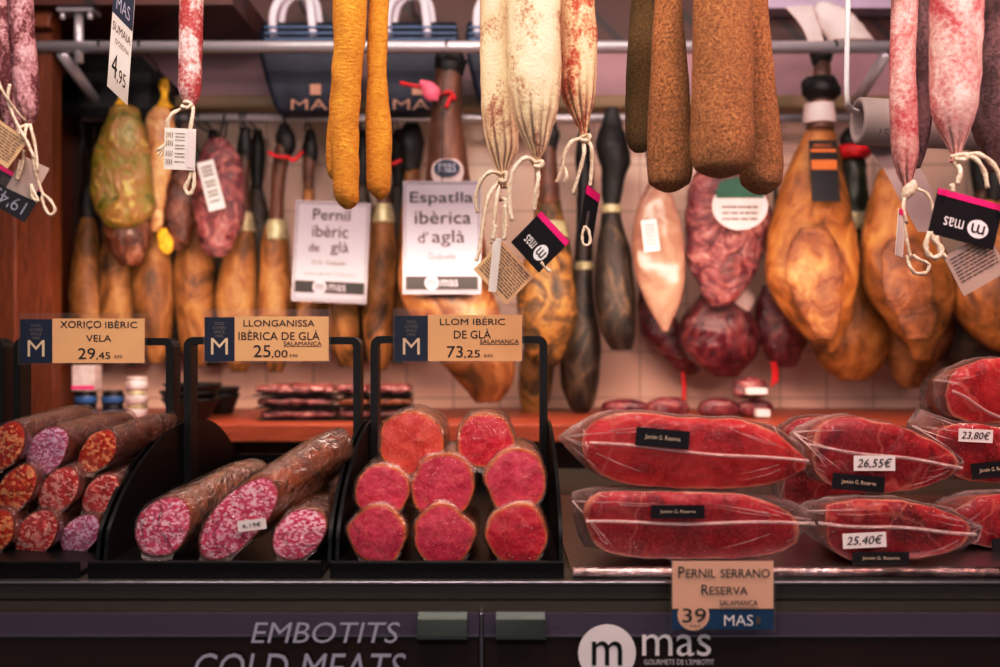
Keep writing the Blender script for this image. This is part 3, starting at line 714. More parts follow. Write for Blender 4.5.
# ================================================================== RODS
def rod(name, label, a, b, r):
    return MB().tube([a, b], r, n=20, sub=1).build(name, 'rod', None, label, 'rod')
R1, R2, RT = .9, 1.1, .08
z1, z2 = P(0,47,R1).z, P(0,118,R2).z
xa = P(38,0,R1).x
hr = thing('hanging_rail', 'thick steel rail crossing in front of the navy bags', 'rail', (xa,R1,z1))
MB().tube([(xa,R1,z1),(.742,R1,z1)], .0115, n=20, sub=1).build('rod', 'rod', hr)
for xx in (-.832, .735):
    MB().tube([(xx,R1,z1-.012),(xx,R2,z2+.012)], .011, n=14, sub=1).build('strut', 'rod', hr, 'sloping steel strut')
bxx = P(79,0,R1).x; zf = P(0,10,R1).z
MB().tube([(bxx,R1,z1-.03),(bxx,R1,zf-.004)], .0085, n=16, sub=1).build('bracket', 'rod', hr, 'vertical bracket pipe')
m = MB(); m.box((bxx-.034,R1-.02,zf-.008),(bxx+.034,R1+.02,zf))
for dx in (-.026,.026): m.tube([(bxx+dx,R1-.012,zf-.022),(bxx+dx,R1-.012,zf-.008)], .005, n=10, sub=1)
m.build('flange', 'rod', hr, 'flange plate with two bolts')
MB().box((bxx-.12,R1-.03,zf+.0003),(bxx+.3,WY-.092,zf+.05)).build('trim_7', 'mahogany', kind='structure')
MB().tube([(P(82,0,R2).x,R2,z2),(.80,R2,z2)], .0085, n=20, sub=1).build('hanging_rail', 'rod', None, 'thinner steel rail behind and below, where the ham shanks are tied', 'rail')
zT = P(0,-62,RT).z
MB().tube([(-.75,RT,zT),(.75,RT,zT)], .009, n=16, sub=1).build('hanging_rail', 'rod', None, 'front steel rail above the counter holding the sausages', 'rail')

# ================================================================== BACK HAMS
def ham(label, secs, Y, mat, ratio=.9, amp=.006, seed=1, hoof=None, rail=2, cap=None, shank=None, cat='ham', name='hanging_ham', group=None, tie=None, extra=None, freq=11):
    top = secs[0]; t = thing(name, label, cat, P((secs[-1][1]+secs[-1][2])/2, secs[-1][0], Y), group)
    blob(secs, Y, ratio, amp=amp, seed=seed, freq=freq).build('body', mat, t)
    cx = (top[1]+top[2])/2
    if shank: blob(shank, Y, .95, amp=.002, seed=seed+3).build('shank', 'shank', t); top = shank[0]; cx = (top[1]+top[2])/2
    if hoof:
        blob(hoof, Y, .85, amp=.004, seed=seed+5, freq=40).build('hoof', 'hoof', t, 'black hoof'); top = hoof[0]; cx = (top[1]+top[2])/2
    if cap: blob([(a, b-1, c+1) for a, b, c in cap], Y, 1.0 if ratio > .9 else ratio+.1).build('band', 'cap', t, 'pale silver band')
    if tie:
        m = MB()
        for a in tie: m.tube([P(x,y,Y-.035) for x, y in a], .004, n=6)
        m.build('tie', 'red_tie', t, 'red ribbon tie')
    if rail:
        ry, rz, rr = (R1, z1, .013) if rail == 1 else (R2, z2, .0105)
        p0 = P(cx, top[0]+3, Y); sx = p0.x
        loop = [p0+V3((.004,0,0)), V3((sx+.004, (Y+ry)/2-.006, (p0.z+rz)/2)), V3((sx,ry-rr,rz)), V3((sx,ry,rz+rr)), V3((sx,ry+rr,rz)), V3((sx-.003,ry+.002,(p0.z+rz)/2-.01)), p0+V3((-.004,.002,0))]
        MB().tube(loop, .0022, n=6).build('rope', 'hoof', t, 'thin dark rope')
    return t
GH = 'row of narrow hams at the back'
ham('narrow yellow ham nearest the wooden wall, first of the back row', [(212,84,92),(232,78,97),(262,72,100),(300,69,103),(335,72,102),(355,80,95),(362,84,91)], 1.13,'ham_yellow', .9, .005, 1, [(185,84,92),(198,79,96),(214,80,96),(222,84,92)], 2, group=GH)
ham('narrow yellow ham, second from the wooden wall', [(190,113,122),(240,103,130),(270,99,134),(310,99,136),(345,104,132),(360,112,124)], 1.14,'ham_yellow', .9, .005, 2, [(160,113,121),(180,111,124),(200,114,122)], 2, group=GH)
ham('narrow yellow ham, third from the wooden wall, below the cream vacuum pack', [(190,148,158),(240,138,168),(270,133,172),(310,134,174),(345,140,170),(363,150,162)], 1.13,'ham_yellow', .9, .005, 3, [(160,150,156),(180,147,160),(200,150,157)], 2, group=GH)
ham('narrow tan ham, fourth from the wooden wall, left of the silver-banded hams', [(190,190,202),(235,182,208),(265,175,214),(300,174,216),(340,180,212),(366,190,204)], 1.14,'ham_yellow', .9, .005, 4, [(150,192,200),(175,190,203),(198,193,200)], 2, group=GH)
ham('yellow ham with silver band beside the purple pack, fifth from the wooden wall', [(212,238,250),(235,230,254),(265,220,258),(310,216,258),(345,222,255),(372,232,246)], 1.13,'ham_yellow', .9, .005, 5, [(128,240,250),(145,237,252),(160,240,250)], 2, [(212,237,251),(222,235,253),(232,234,255)], [(150,240,250),(185,238,249),(216,239,250)], group=GH)
ham('slim yellow ham with silver band and red tie, left of the Pernil sign', [(222,267,286),(240,262,288),(275,259,290),(320,258,294),(350,264,290),(372,270,282)], 1.10,'ham_yellow', .9, .005, 6, [(124,280,288),(138,276,296),(150,278,294),(158,280,290)], 2, [(220,268,285),(230,266,287),(240,264,288)], [(145,276,292),(180,271,285),(224,269,284)], group=GH, tie=[[(268,152),(276,156),(288,157)],[(288,157),(294,160),(303,151)]])
ham('narrow ham directly behind the Pernil sign, left half', [(190,304,314),(240,298,318),(280,292,326),(330,292,330),(362,302,320)], 1.14,'ham_yellow', .9, .005, 7, [(130,306,314),(150,302,318),(165,305,315)], 2, shank=[(155,304,316),(175,303,314),(195,305,313)], group=GH)
ham('narrow ham directly behind the Pernil sign, right half', [(180,340,350),(250,332,356),(300,328,360),(340,330,360),(367,340,352)], 1.13,'ham_yellow', .9, .005, 8, [(128,340,349),(150,337,352),(185,341,349)], 2, group=GH)
ham('slim yellow ham with silver band between the two white signs', [(205,375,392),(222,371,394),(260,366,396),(310,362,394),(350,366,392),(370,374,386)], 1.10,'ham_yellow', .9, .005, 9, [(128,378,390),(146,374,396),(158,378,391)], 2, [(204,376,391),(213,374,393),(223,372,394)], [(152,378,391),(180,377,389),(208,377,391)], group=GH, tie=[[(378,160),(390,164),(402,160)]])
ham('reddish ham behind the left half of the Espatlla sign', [(170,405,420),(240,398,428),(290,392,440),(330,395,442),(362,405,430)], 1.14,'ham_brown', .9, .005, 10, [(122,406,418),(142,398,424),(172,404,420)], 2, group=GH)
k = ham('large ham hung by its hoof above the Espatlla sign, tied with pink and red ribbon', [(180,428,468),(230,408,482),(290,400,492),(340,424,512),(380,455,514),(402,472,500)], .95,'ham_brown', .7, .008, 11, [(40,444,452),(50,438,460),(62,434,466),(74,436,464),(84,442,460)], 1, None, [(60,436,464),(85,434,462),(110,431,461),(140,429,465),(175,426,469),(195,422,474)], tie=[[(400,83),(420,87),(440,92)],[(440,95),(450,92),(455,100),(452,95),(446,108)]])
m = MB(); blob([(80,420,424),(84,420,436),(94,422,440),(101,428,438)], .90, .5, amp=.004, seed=2, freq=60, mb=m); m.build('rosette', 'pink_rosette', k, 'pink ribbon rosette')
ham('spotted brown ham behind the hanging mas tag', [(200,536,560),(240,530,568),(280,518,576),(320,516,576),(350,524,566),(366,538,556)], 1.0,'ham_spot', .8, .006, 12, [(118,542,554),(135,536,560),(150,540,556)], 2, [(222,532,566),(230,531,567),(238,530,568)], [(145,540,556),(175,538,558),(205,537,560)])
ham('ham end hanging low left of the dark legs, yellow and grey mottled', [(285,532,548),(350,522,554),(385,519,551),(408,522,545),(417,528,538)], 1.14,'ham_spot', .9, .006, 13, [(125,536,544),(145,534,546),(160,537,544)], 2, shank=[(150,536,545),(220,535,546),(290,534,547)])
ham('black-sleeved dark ham leg, left of the two dark legs', [(240,575,592),(300,570,594),(340,562,600),(380,560,600),(405,570,592),(414,578,586)], 1.10,'ham_dark', .9, .005, 14, [(128,580,590),(150,576,592),(200,577,592),(250,575,592)], 2, [(262,575,592),(266,574,593),(270,574,593)])
ham('darkest ham leg with ragged black hoof and white band, right of the dark legs', [(208,602,620),(225,601,622),(250,597,630),(290,594,634),(330,600,636),(350,612,632)], 1.05,'ham_dark', .85, .005, 15, [(108,606,618),(125,602,622),(145,595,628),(165,600,630),(190,602,622),(212,602,620)], 2, [(205,603,620),(209,602,621),(213,602,621)])
for i, (x, w, y0, lb) in enumerate(((101,15,365,'dark ham added as shade in the gap between the first two narrow yellow hams'),(136,16,366,'dark ham added as shade in the gap left of the cream vacuum pack'),(174,16,362,'dark ham added as shade in the gap right of the cream vacuum pack'),(213,15,366,'dark ham added as shade in the gap beside the purple pack, right of the fourth yellow ham'),(257,14,360,'dark ham added as shade in the gap between the two silver-banded hams left of the signs'),(362,15,362,'dark ham added as shade in the gap just right of the Pernil sign'),(398,14,364,'dark ham added as shade in the gap just left of the Espatlla sign'))):
    ham(lb, [(185,x-w*.5,x+w*.4),(230,x-w,x+w),(290,x-w*1.1,x+w*1.1),(335,x-w,x+w),(y0,x-w*.4,x+w*.4)], 1.205, 'ham_dark', .7, .003, 50+i, [(130,x-4,x+5),(160,x-8,x+8),(190,x-5,x+5)], 2, group='dark hams added as shade behind the back row')  # dark stand-in hams added to fill the shade between the front hams
GP = 'vacuum packs hung in the middle'
p = ham('pale pink vacuum-packed ham with a small white label', [(180,650,662),(200,640,674),(225,635,681),(250,633,685),(275,636,686),(300,645,682),(318,655,673),(332,663,668)], 1.0,'pack_pink', .55, .004, 16, None, 2, cat='vacuum pack', name='hanging_vacuum_pack', group=GP)
f = tilted(P(648,237,1.0)+V3((0,-.032,0)), .12, .03, .062); m = MB(); m.quad(f,0,0,100,100,0,0,.001); m.lines(f,15,85,[15,27,39,51,63,75],5,1,.0006,4,3); m.build('label', ['sticker','grey_ink'], p, 'small white label')
p = ham('purple marbled vacuum pack with a round white and green label', [(160,705,745),(180,692,762),(210,686,772),(240,688,770),(270,692,755),(295,700,740),(306,708,728)], 1.02,'pack_marble', .5, .012, 17, None, 2, cat='vacuum pack', name='hanging_vacuum_pack', group=GP, freq=16)
f = view(.945); m = MB(); m.disc(f,740,206,28,24,0); m.quad(f,716,188,764,198,1,.0008); m.disc(f,740,186,22,9,1,.0006); m.lines(f,722,758,[206,212,218],2,2,.0008,5,4); m.build('label', ['white_paper','green_label','grey_ink'], p, 'round white and green label')
ham('dark red vacuum pack under the pale pink one, at the left', [(280,642,660),(305,638,668),(330,640,682),(350,655,700),(368,670,702),(375,682,695)], 1.18,'pack_red', .6, .010, 18, None, 2, cat='vacuum pack', name='hanging_vacuum_pack', group=GP, tie=[[(683,372),(684,390),(683,408)]])
p = ham('dark red vacuum pack with pale streaks below the round label', [(290,705,742),(318,686,752),(340,682,758),(360,690,755),(377,710,740)], 1.10,'pack_red', .6, .012, 19, None, 2, cat='vacuum pack', name='hanging_vacuum_pack', group=GP)
blob([(284,728,742),(292,722,752),(304,722,754),(314,730,748)], 1.09, .5, amp=.004).build('collar', 'white_paper', p, 'crinkled white plastic end')
ham('dark red vacuum pack beside the large yellow ham', [(285,762,780),(310,755,796),(335,757,806),(355,766,802),(368,780,794)], 1.14,'pack_red', .6, .010, 20, None, 2, cat='vacuum pack', name='hanging_vacuum_pack', group=GP, tie=[[(772,362),(774,374),(772,386)],[(775,362),(777,372),(776,383)]])
b = ham('largest golden ham with black and orange label, hung by a black hoof', [(125,808,832),(145,800,838),(180,784,846),(220,770,852),(260,766,857),(290,768,856),(320,790,850),(340,812,842),(352,822,834)], .98,'ham_orange', .6, .012, 21, [(38,817,826),(46,811,831),(56,810,832),(66,814,828)], 1, None, [(55,814,829),(80,813,831),(105,810,832),(130,806,834)], freq=9)
m = MB(); blob([(78,806,834),(84,801,838),(92,802,840),(100,808,834)], .98, .9, amp=.006, freq=50, mb=m); m.build('cuff', 'hoof', b, 'black rag cuff')
m = MB(); blob([(104,806,834),(106,804,834),(122,803,836),(124,805,835)], .98, .9, mb=m); m.build('paper_band', 'white_paper', b, 'white paper band')
m = MB(); f = Frame(P(806,143,.95), V3((.0272*1.95/1,.0,0))/27, V3((0,-.022,-.062*1.95))/62); f.N = V3((0,-1,.1)).normalized()
m.quad(f,0,0,27,62,0,.018,.003); m.quad(f,1,20,26,30,1,.0185); m.quad(f,1,9,26,12,1,.0185); m.text(f,'IBÈRIC',4,3,23,7,1,.0186); m.build('label', ['tag_dark','orange_band'], b, 'black label with orange bands')
blob([(228,800,826),(250,788,838),(275,786,843),(298,794,842),(320,806,838),(340,816,832)], .912, .28, amp=.008, seed=4, freq=25).build('dry_face', 'flesh', b, 'rough brown cut face of the ham')
ham('golden ham partly hidden low behind the largest golden ham', [(235,842,866),(260,832,872),(300,815,885),(340,812,890),(365,822,880),(380,840,865)], 1.13,'ham_orange', .7, .010, 22, [(128,846,858),(140,840,868),(152,842,866)], 2, None, None)
bb = bpy.data.objects['hanging_ham'] 
q = [o for o in C.objects if o.get('label','').startswith('golden ham partly')][0]
broad = None
blob([(145,844,862),(170,840,866),(200,840,868),(225,840,868),(242,842,866)], 1.13, .9, amp=.004, freq=40).build('foil_neck', 'green_foil', q, 'dark green foil neck')
blob([(213,838,868),(222,838,869),(230,839,868)], 1.12, 1.).build('band', 'cap', q, 'pale band')
blob([(146,836,868),(152,834,872),(158,838,868)], 1.11, .9, amp=.004, freq=50).build('tie', 'red_tie', q, 'red tie')
ham('broad golden ham right of the largest one, behind the hanging paper', [(165,884,898),(195,870,915),(230,860,935),(265,858,948),(295,866,951),(325,890,946),(345,908,936),(360,916,930)], 1.0,'ham_orange', .6, .012, 23, [(128,886,898),(146,882,902),(170,885,899)], 2, freq=9)
blob([(240,888,915),(262,880,930),(290,882,936),(315,894,936),(340,908,930)], .93, .28, amp=.008, seed=7, freq=25).build('dry_face', 'flesh', [o for o in C.objects if o.get('label','').startswith('broad golden')][0], 'rough brown cut face of the ham')
ham('brownish ham end hanging lowest behind the broad golden ham', [(260,892,918),(310,880,950),(345,882,948),(370,890,930),(388,902,918)], 1.13,'ham_brown', .7, .008, 24, [(130,898,910),(150,896,912),(170,899,910)], 2, shank=[(160,898,911),(210,897,911),(268,896,914)])
ham('orange ham at the right edge behind the tags', [(200,985,1012),(250,965,1040),(290,952,1060),(320,962,1060),(345,985,1050),(352,1000,1030)], 1.0,'ham_orange', .6, .010, 25, [(140,988,1006),(160,984,1010),(204,987,1008)], 2)
ham('dark brown ham added as the wall shade low at the right edge', [(270,958,1010),(320,938,1030),(355,940,1036),(378,955,1030),(390,975,1010)], 1.15,'ham_dark', .7, .008, 26, [(130,975,990),(160,970,995),(200,975,992)], 2, shank=[(190,974,992),(240,970,998),(280,962,1008)])  # added ham in dark colour, stands in for shade on the wall
GL = 'vacuum packs hung by the wooden wall'
for lb, secs, Y, mt, ra, sd, kn in (
  ('glossy yellow-green packed ham with a yellow knot, nearest the wooden wall', [(104,116,127),(112,108,138),(140,97,146),(180,93,153),(205,93,154),(222,104,144),(228,112,132)], 1.0,'pack_green', .55, 31, (121,84)),
  ('brown packed ham showing below the yellow-green one', [(190,108,146),(225,101,154),(248,108,149),(266,122,142)], 1.05,'pack_brown', .5, 32, None),
  ('slim cream packed ham with a yellow knot', [(106,156,166),(118,149,172),(150,146,174),(190,146,168),(215,149,164),(232,153,160)], 1.03,'pack_cream', .6, 33, (164,82)),
  ('brown packed ham between the cream and purple ones', [(150,170,184),(190,158,196),(220,158,197),(240,165,192),(250,172,184)], 1.08,'pack_brown', .5, 34, None),
  ('purple packed ham with a slanted white label', [(138,208,224),(160,197,240),(190,193,246),(225,194,244),(245,202,234),(257,210,224)], 1.03,'pack_marble', .55, 35, None)):
    p = ham(lb, secs, Y, mt, ra, .010, sd, None, 0 if kn else 2, cat='vacuum pack', name='hanging_vacuum_pack', group=GL, freq=16)
    if kn:
        m = MB(); x, y = kn; blob([(y-4,x-3,x+4),(y+4,x-5,x+6),(y+12,x-3,x+4),(y+18,x-4,x+5),(y+26,x-9,x+10)], Y, .7, amp=.005, freq=60, mb=m); m.build('knot', 'yellow_net', p, 'yellow knotted netting')
        c0 = P(x,y-3,Y); m = MB(); m.tube([c0, V3((c0.x+.006,.95,(c0.z+z1)/2)), V3((c0.x,R1-.013,z1)), V3((c0.x,R1,z1+.0135)), V3((c0.x,R1+.013,z1-.004))], .0018, n=6); m.build('hook', 'hoof', p, 'thin dark hook')
    if 'slanted' in lb:
        f = tilted(P(216,188,1.03)+V3((0,-.034,0)), .25, .034, .10); m = MB(); m.quad(f,0,0,100,100,0,0,.001); m.lines(f,18,82,[10,18,26,40,48,60,68,80],4,1,.0006,4,5); m.build('label', ['sticker','grey_ink'], p, 'slanted white label')
    if 'between' in lb:
        blob([(228,158,166),(238,157,172),(248,160,174),(254,164,170)], 1.0, .5, amp=.005, freq=60).build('rag', 'yellow_net', p, 'scrap of yellow netting')

# ================================================================== SIGNS
def sign(label, cx, cy, w, h, Y, roll, texts, minis, bar):
    s = 1+Y
    t = thing('paper_sign', label, 'sign', P(cx, cy+h/2, Y), 'white handwritten signs')
    f = tilted(P(cx,cy,Y), roll, w*s/1000, h*s/1000, size=(w,h))
    m = MB(); m.quad(f,0,0,w,h,0,0,.002); m.quad(f,3,bar[0],w-3,bar[1],1,.0006); m.build('board', ['sign_white','ink'], t)
    m = MB(); m.quad(f,2,2,w-2,2.7,3,.0008); m.quad(f,2,2,2.7,h-2,3,.0008); m.quad(f,w-2.7,2,w-2,h-2,3,.0008); m.quad(f,2,h-2.7,w-2,h-2,3,.0008)
    for tx in texts: m.text(f, *tx, 0, .001)
    for tx in minis: m.text(f, *tx, 3, .001)
    c = (bar[0]+bar[1])/2; bx = w*.37; m.disc(f, bx, c, 7, 7, 2, .001); m.text(f, 'm', bx-4, c-3, bx+4, c+3, 1, .0014); m.text(f, 'mas', bx+9, c-3, bx+26, c+3.5, 2, .001)
    m.build('lettering', ['ink','ink','sign_white','grey_ink'], t)
    m = MB(); a = f.at(w*.5,1,-.001); ry, rz = (R1, z1+.013) if Y < .9 else (R2, z2+.0105); m.tube([a, V3((a.x,(a.y+ry)/2,(a.z+rz)/2)), V3((a.x,ry,rz))], .0009, n=6); m.build('hanger', 'hoof', t, 'thin wire')
    return t
sign('white sign handwritten Pernil ibèric de glà', 331, 252, 75, 101, .98, -.045,
     [('Pernil',18,8,55,19),('ibèric',18,24,54,36),('de',15,42,26,51),('glà',37,40,55,54)], [('D.O. Guijuelo',19,59,53,65),('sense gluten ni lactosa',12,71,63,75)], (80,92))
sign('white sign handwritten Espatlla ibèrica d\'aglà', 442, 237.5, 78, 113, .865, 0,
     [('Espatlla',7,11,70,25),('ibèrica',12,30,68,43),("d'",15,51,25,62),('aglà',29,49,62,66)], [('Guijuelo',25,72,53,81),('sense gluten ni lactosa',12,86,68,90)], (95,109))
f = view(.895); t = thing('oval_badge', 'small black and white oval badge on top of the Espatlla sign', 'badge', P(447,181,.93))
m = MB(); blob([(159,440,456),(164,433,462),(172,431,464),(180,433,462),(182,436,459)], .896, .1, mb=m); m.build('backing', 'white_paper', t)
m = MB(); m.disc(f,447,168.5,13,8.5,0,.006); m.text(f,'mas',439,164,456,173,1,.007); m.build('emblem', ['navy_card','silver_ink'], t)

# ================================================================== BAGS AND UPPER SHELF THINGS
def bag(label, x0, x1, hc, Y=1.045):
    t = thing('carrier_bag', label, 'bag', P((x0+x1)/2,115,Y), 'navy carrier bags')
    m = MB(); rows = [(24,x0+2,x1-6,.012),(40,x0,x1-3,.03),(58,x0+1,x1-3,.034),(85,x0+8,x1-8,.036),(112,x0+17,x1-14,.034),(115,x0+19,x1-16,.03)]
    R = []
    for py, a, b, d in rows:
        p, q = P(a,py,Y), P(b,py,Y); ring = []
        n = 16
        for k in range(n+1): u = k/n; ring.append(V3((p.x+(q.x-p.x)*u, Y-d+.004*noise.noise(V3((u*5,py*.05,x0))), p.z)))
        for k in range(n+1): u = k/n; ring.append(V3((q.x+(p.x-q.x)*u, Y+d, p.z)))
        R.append(ring)
    m.rings(R); m.build('pouch', 'navy_bag', t)
    m = MB()
    for py in (26,32,38):
        a, b = P(x0+3,py,Y-.04), P(x1-6,py,Y-.04); m.box((a.x,Y-.0415,a.z-.004),(b.x,Y-.0385,a.z))
    m.build('top_stripes', 'stripe', t, 'pale blue stripes below the rim')
    m = MB()
    for dy, dx in ((-.03,0),(.0,5)):
        m.tube([P(hc-19+dx,41,Y)+V3((0,dy,0)), P(hc-20+dx,22,Y)+V3((0,dy,0)), P(hc-15+dx,4,Y)+V3((0,dy*.6,0)), P(hc+dx,-6,Y)+V3((0,dy*.2,0)), P(hc+14+dx,2,Y)+V3((0,dy*.6,0)), P(hc+18+dx,22,Y)+V3((0,dy,0)), P(hc+20+dx,41,Y)+V3((0,dy,0))], .0085, n=10)
    m.tube([P(hc+2,-1,Y)+V3((0,-.012,0)), P(hc+2,-1,Y)+V3((0,.09,-.0)), P(hc+2,-3,1.16)], .005, n=8)
    m.build('handle', 'handle_white', t, 'white plastic handles')
    c = (x0+x1)/2+2; f = view(Y-.042); m = MB(); m.text(f,'MAS',c-24,99,c+24,110,0,.0); m.quad(f,c-5,84,c+6,95,0,0); m.build('lettering','gold_ink',t,'dull gold MAS lettering')
bag('navy carrier bag with MAS lettering, left of the mustard sausages', 262, 364, 296)
bag('navy carrier bag with MAS lettering, right of the mustard sausages', 368, 462, 409)
bag('navy carrier bag half hidden by the cream sausages', 466, 560, 497)
bx = thing('black_box', 'black sloping box behind the rails near the wooden wall', 'box', P(115,117,1.09))
m = MB(); vs = []
for y in (1.055,1.165):
    for px, py in ((66,95),(86,61),(146,64),(167,84),(164,117),(72,116)):
        q = P(px,py,1.09); vs.append((q.x,y,q.z))
m.add(vs, [(0,1,2,3,4,5),(11,10,9,8,7,6)]+[(i,(i+1)%6,6+(i+1)%6,6+i) for i in range(6)], 0, False); m.build('shell','black_plastic',bx,bevel=.006)
m = MB(); f = view(1.052); m.quad(f,80,72,150,108,0,.0); m.build('front_panel','black_matt',bx)
pbag = thing('paper_bag', 'crumpled white paper bag on the rail at the upper right', 'paper bag', P(830,42,R1+.05))
m = MB(); blob([(3,817,832),(10,812,846),(22,816,860),(34,822,870),(42,826,876)], R1+.06, .5, amp=.008, freq=25, seed=4, mb=m); m.build('body','white_paper',pbag)
m = MB(); n = 8; vs = []
for i in range(n+1):
    u = i/n
    for px0, px1 in ((785,812),): 
        a = P(px0+(808-px0)*u+4*math.sin(u*3), 7+36*u, R1+.04); b = P(px1+(824-px1)*u, 5+36*u, R1+.05); vs += [a,b]
m.add(vs,[(2*i,2*i+1,2*i+3,2*i+2) for i in range(n)]); m.build('flap','white_paper',pbag)

# ================================================================== PAPER ROLL
Yr = .34; s = 1+Yr; pr_ = thing('hanging_paper_roll', 'grey paper roll on a white wire hook, upper right', 'paper roll', P(940,122,Yr))
c = P(857,121,Yr); m = MB(); L = .24; ro = .0315; ri = .0225
R = []
for rr, xx in ((ri,L),(ri,.003),(ri+.002,0),(ro-.002,0),(ro,.003),(ro,L),(ri,L)):
    R.append([c+V3((xx,rr*math.cos(2*math.pi*k/40),rr*math.sin(2*math.pi*k/40))) for k in range(40)])
m.rings(R,cap0=False,cap1=False)
for k in range(len(m.v)):
    p = m.v[k]; d = p.x-c.x; m.v[k] = V3((c.x+d*.97,p.y+d*.22,p.z))
m.build('roll','paper_tube',pr_)
m = MB(); g = [(866,144,900,144),(884,170,922,172),(900,200,935,200),(918,232,944,228)]; vs = []
for i,(a,b,d,e) in enumerate(catmull([V3((x0,y0,x1)) for x0,y0,x1,y1 in g],4) and [(q.x,q.y,q.z,q.y) for q in catmull([V3((x0,y0,x1)) for x0,y0,x1,y1 in g],4)]):
    vs += [P(a,b,Yr+.02+.01*math.sin(i*.7)),P(d,b,Yr+.03)]
n = len(vs)//2; m.add(vs,[(2*i,2*i+1,2*i+3,2*i+2) for i in range(n-1)]); m.build('loose_end','paper_tube',pr_,'loose grey sheet hanging from the roll')
m = MB(); m.tube([P(848,-60,Yr-.04),P(848,0,Yr-.04),P(847,60,Yr-.04),P(847,98,Yr-.035),P(850,108,Yr-.02),P(858,112,Yr)], .0036, n=8); m.build('wire_hook','white_ink',pr_,'white wire hook')
m = MB(); f = view(Yr-.033); m.text(f,'5',884,129,889,139,0,.001,flip=False); m.text(f,'/',878,129,881,139,0,.001); m.build('lettering','grey_ink',pr_)

# ================================================================== FRONT SAUSAGES
def sausage(label, secs, Y, mat, group, ratio=.95, pleat=None, seed=1, amp=.0012, strings=None, name='hanging_sausage', sway=0, knot=None, freq=45):
    t = thing(name, label, 'sausage', P((secs[-1][1]+secs[-1][2])/2, secs[-1][0], Y), group)
    blob(secs, Y, ratio, n=72 if pleat else 40, amp=amp, freq=freq, seed=seed, pleat=pleat, sway=sway).build('casing', mat, t)
    cx = (secs[0][1]+secs[0][2])/2; p0 = P(cx, secs[0][0]+4, Y)
    MB().tube([p0, V3((p0.x,(Y+RT)/2,(p0.z+zT)/2)), V3((p0.x,RT-.010,zT)), V3((p0.x,RT,zT+.0105)), V3((p0.x,RT+.010,zT-.002))], .002, n=7).build('hanging_string','string',t)
    if strings:
        m = MB()
        for st in strings: strand(m, st[1:], Y, st[0])
        m.build('tie_string','string',t,'knotted cotton string')
    if knot: blob(knot, Y-.002, .9, amp=.001, freq=80).build('knot','string',t,'string knot')
    return t
# left edge
sausage('speckled purple-red dry sausage at the extreme left edge', [(-46,-8,4),(-40,-10,8),(40,-8,14),(90,-4,20),(125,4,20),(142,10,17)], .10,'fuet_dark','thin dry sausages at the left', seed=2)
sausage('speckled purple-red dry sausage, second from the left edge', [(-48,16,26),(-40,9,32),(20,8,33),(60,12,37),(95,15,38.5),(112,19,37),(124,26,33)], .04,'fuet_dark','thin dry sausages at the left', seed=3,
  strings=[(1.4,(29,122),(25,118,-.01),(18,100,-.03),(10,80,-.03),(6,60,-.03)), (1.6,(30,124),(36,132,-.01),(40,150,-.01),(42,174,-.01)), (1.6,(30,124),(24,132,-.012),(28,150,-.012),(30,132,-.01),(28,124))])
sausage('thin white and red dry sausage left of the 25,00 card, with a white tag', [(-48,188,198),(-40,180,203),(0,179.5,203),(60,179,202),(85,178,201),(98,181,199),(107,187,194)], .10,'fuet','thin dry sausages at the left', seed=4,
  strings=[(2,(187,107),(178,114,-.01),(172,122,-.012),(171,130,-.01)), (2,(190,106),(196,112,-.01),(193,140,-.012),(195,165,-.01),(197,180,-.01),(196,190,-.01),(192,196,-.01),(188,190,-.01),(193,178,-.01),(195,166,-.01)), (2,(185,108),(188,104,-.01),(194,106,-.01),(190,110,-.01),(184,108,-.01))])
# mustard
GY = 'mustard-coated sausages'
sausage('front mustard-yellow sausage, longest of three', [(-48,340,360),(-40,333,367),(0,332,367),(50,333,364),(85,332,361),(120,330,359),(160,331,359),(192,333,359),(203,338,357),(209,345,351)], .06,'mustard',GY, seed=5, amp=.0022)
sausage('mustard-yellow sausage to the right of the longest one', [(-48,373,386),(-40,369,390),(0,369,389),(50,367,387),(80,367,387),(110,366,390),(150,366,392),(183,367,391),(193,371,389),(199,377,384)], .08,'mustard',GY, seed=6, amp=.002)
sausage('mustard-yellow sausage mostly hidden behind the longest one', [(-48,340,356),(-40,336,360),(40,334,358),(100,330,352),(145,326,348),(170,327,345),(179,331,340)], .14,'mustard',GY, seed=7, amp=.0015)
# cream
GW = 'cream cured sausages with string ties'
tw = dict(strings=None)
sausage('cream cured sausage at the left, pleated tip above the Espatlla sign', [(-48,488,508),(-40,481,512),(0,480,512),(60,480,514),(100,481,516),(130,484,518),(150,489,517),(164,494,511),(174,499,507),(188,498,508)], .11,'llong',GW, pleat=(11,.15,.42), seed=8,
  strings=[(2,(503,176),(492,174,-.015),(482,182,-.015),(476,198,-.012),(478,214,-.01)), (2.1,(500,178),(497,200,-.015),(494,225,-.015),(492,245,-.012)), (2,(503,178),(490,196,-.018),(484,222,-.018),(480,250,-.016),(476,262,-.016)), (2.2,(502,176),(506,174,-.01),(506,182,-.01),(498,182,-.01)), (1.9,(499,200),(506,202,-.014),(504,220,-.014),(504,240,-.012))])
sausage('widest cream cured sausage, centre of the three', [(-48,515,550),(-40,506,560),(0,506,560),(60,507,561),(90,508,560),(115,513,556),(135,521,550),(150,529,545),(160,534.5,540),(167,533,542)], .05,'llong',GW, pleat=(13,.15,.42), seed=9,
  strings=[(2.3,(537,165),(527,160,-.012),(516,168,-.014),(510,185,-.012),(509,205,-.01),(512,222,-.01)), (2.2,(537,166),(538,180,-.012),(535,195,-.012),(534,212,-.008)), (2.2,(533,164),(541,163,-.01),(541,168,-.01),(533,168,-.01))])
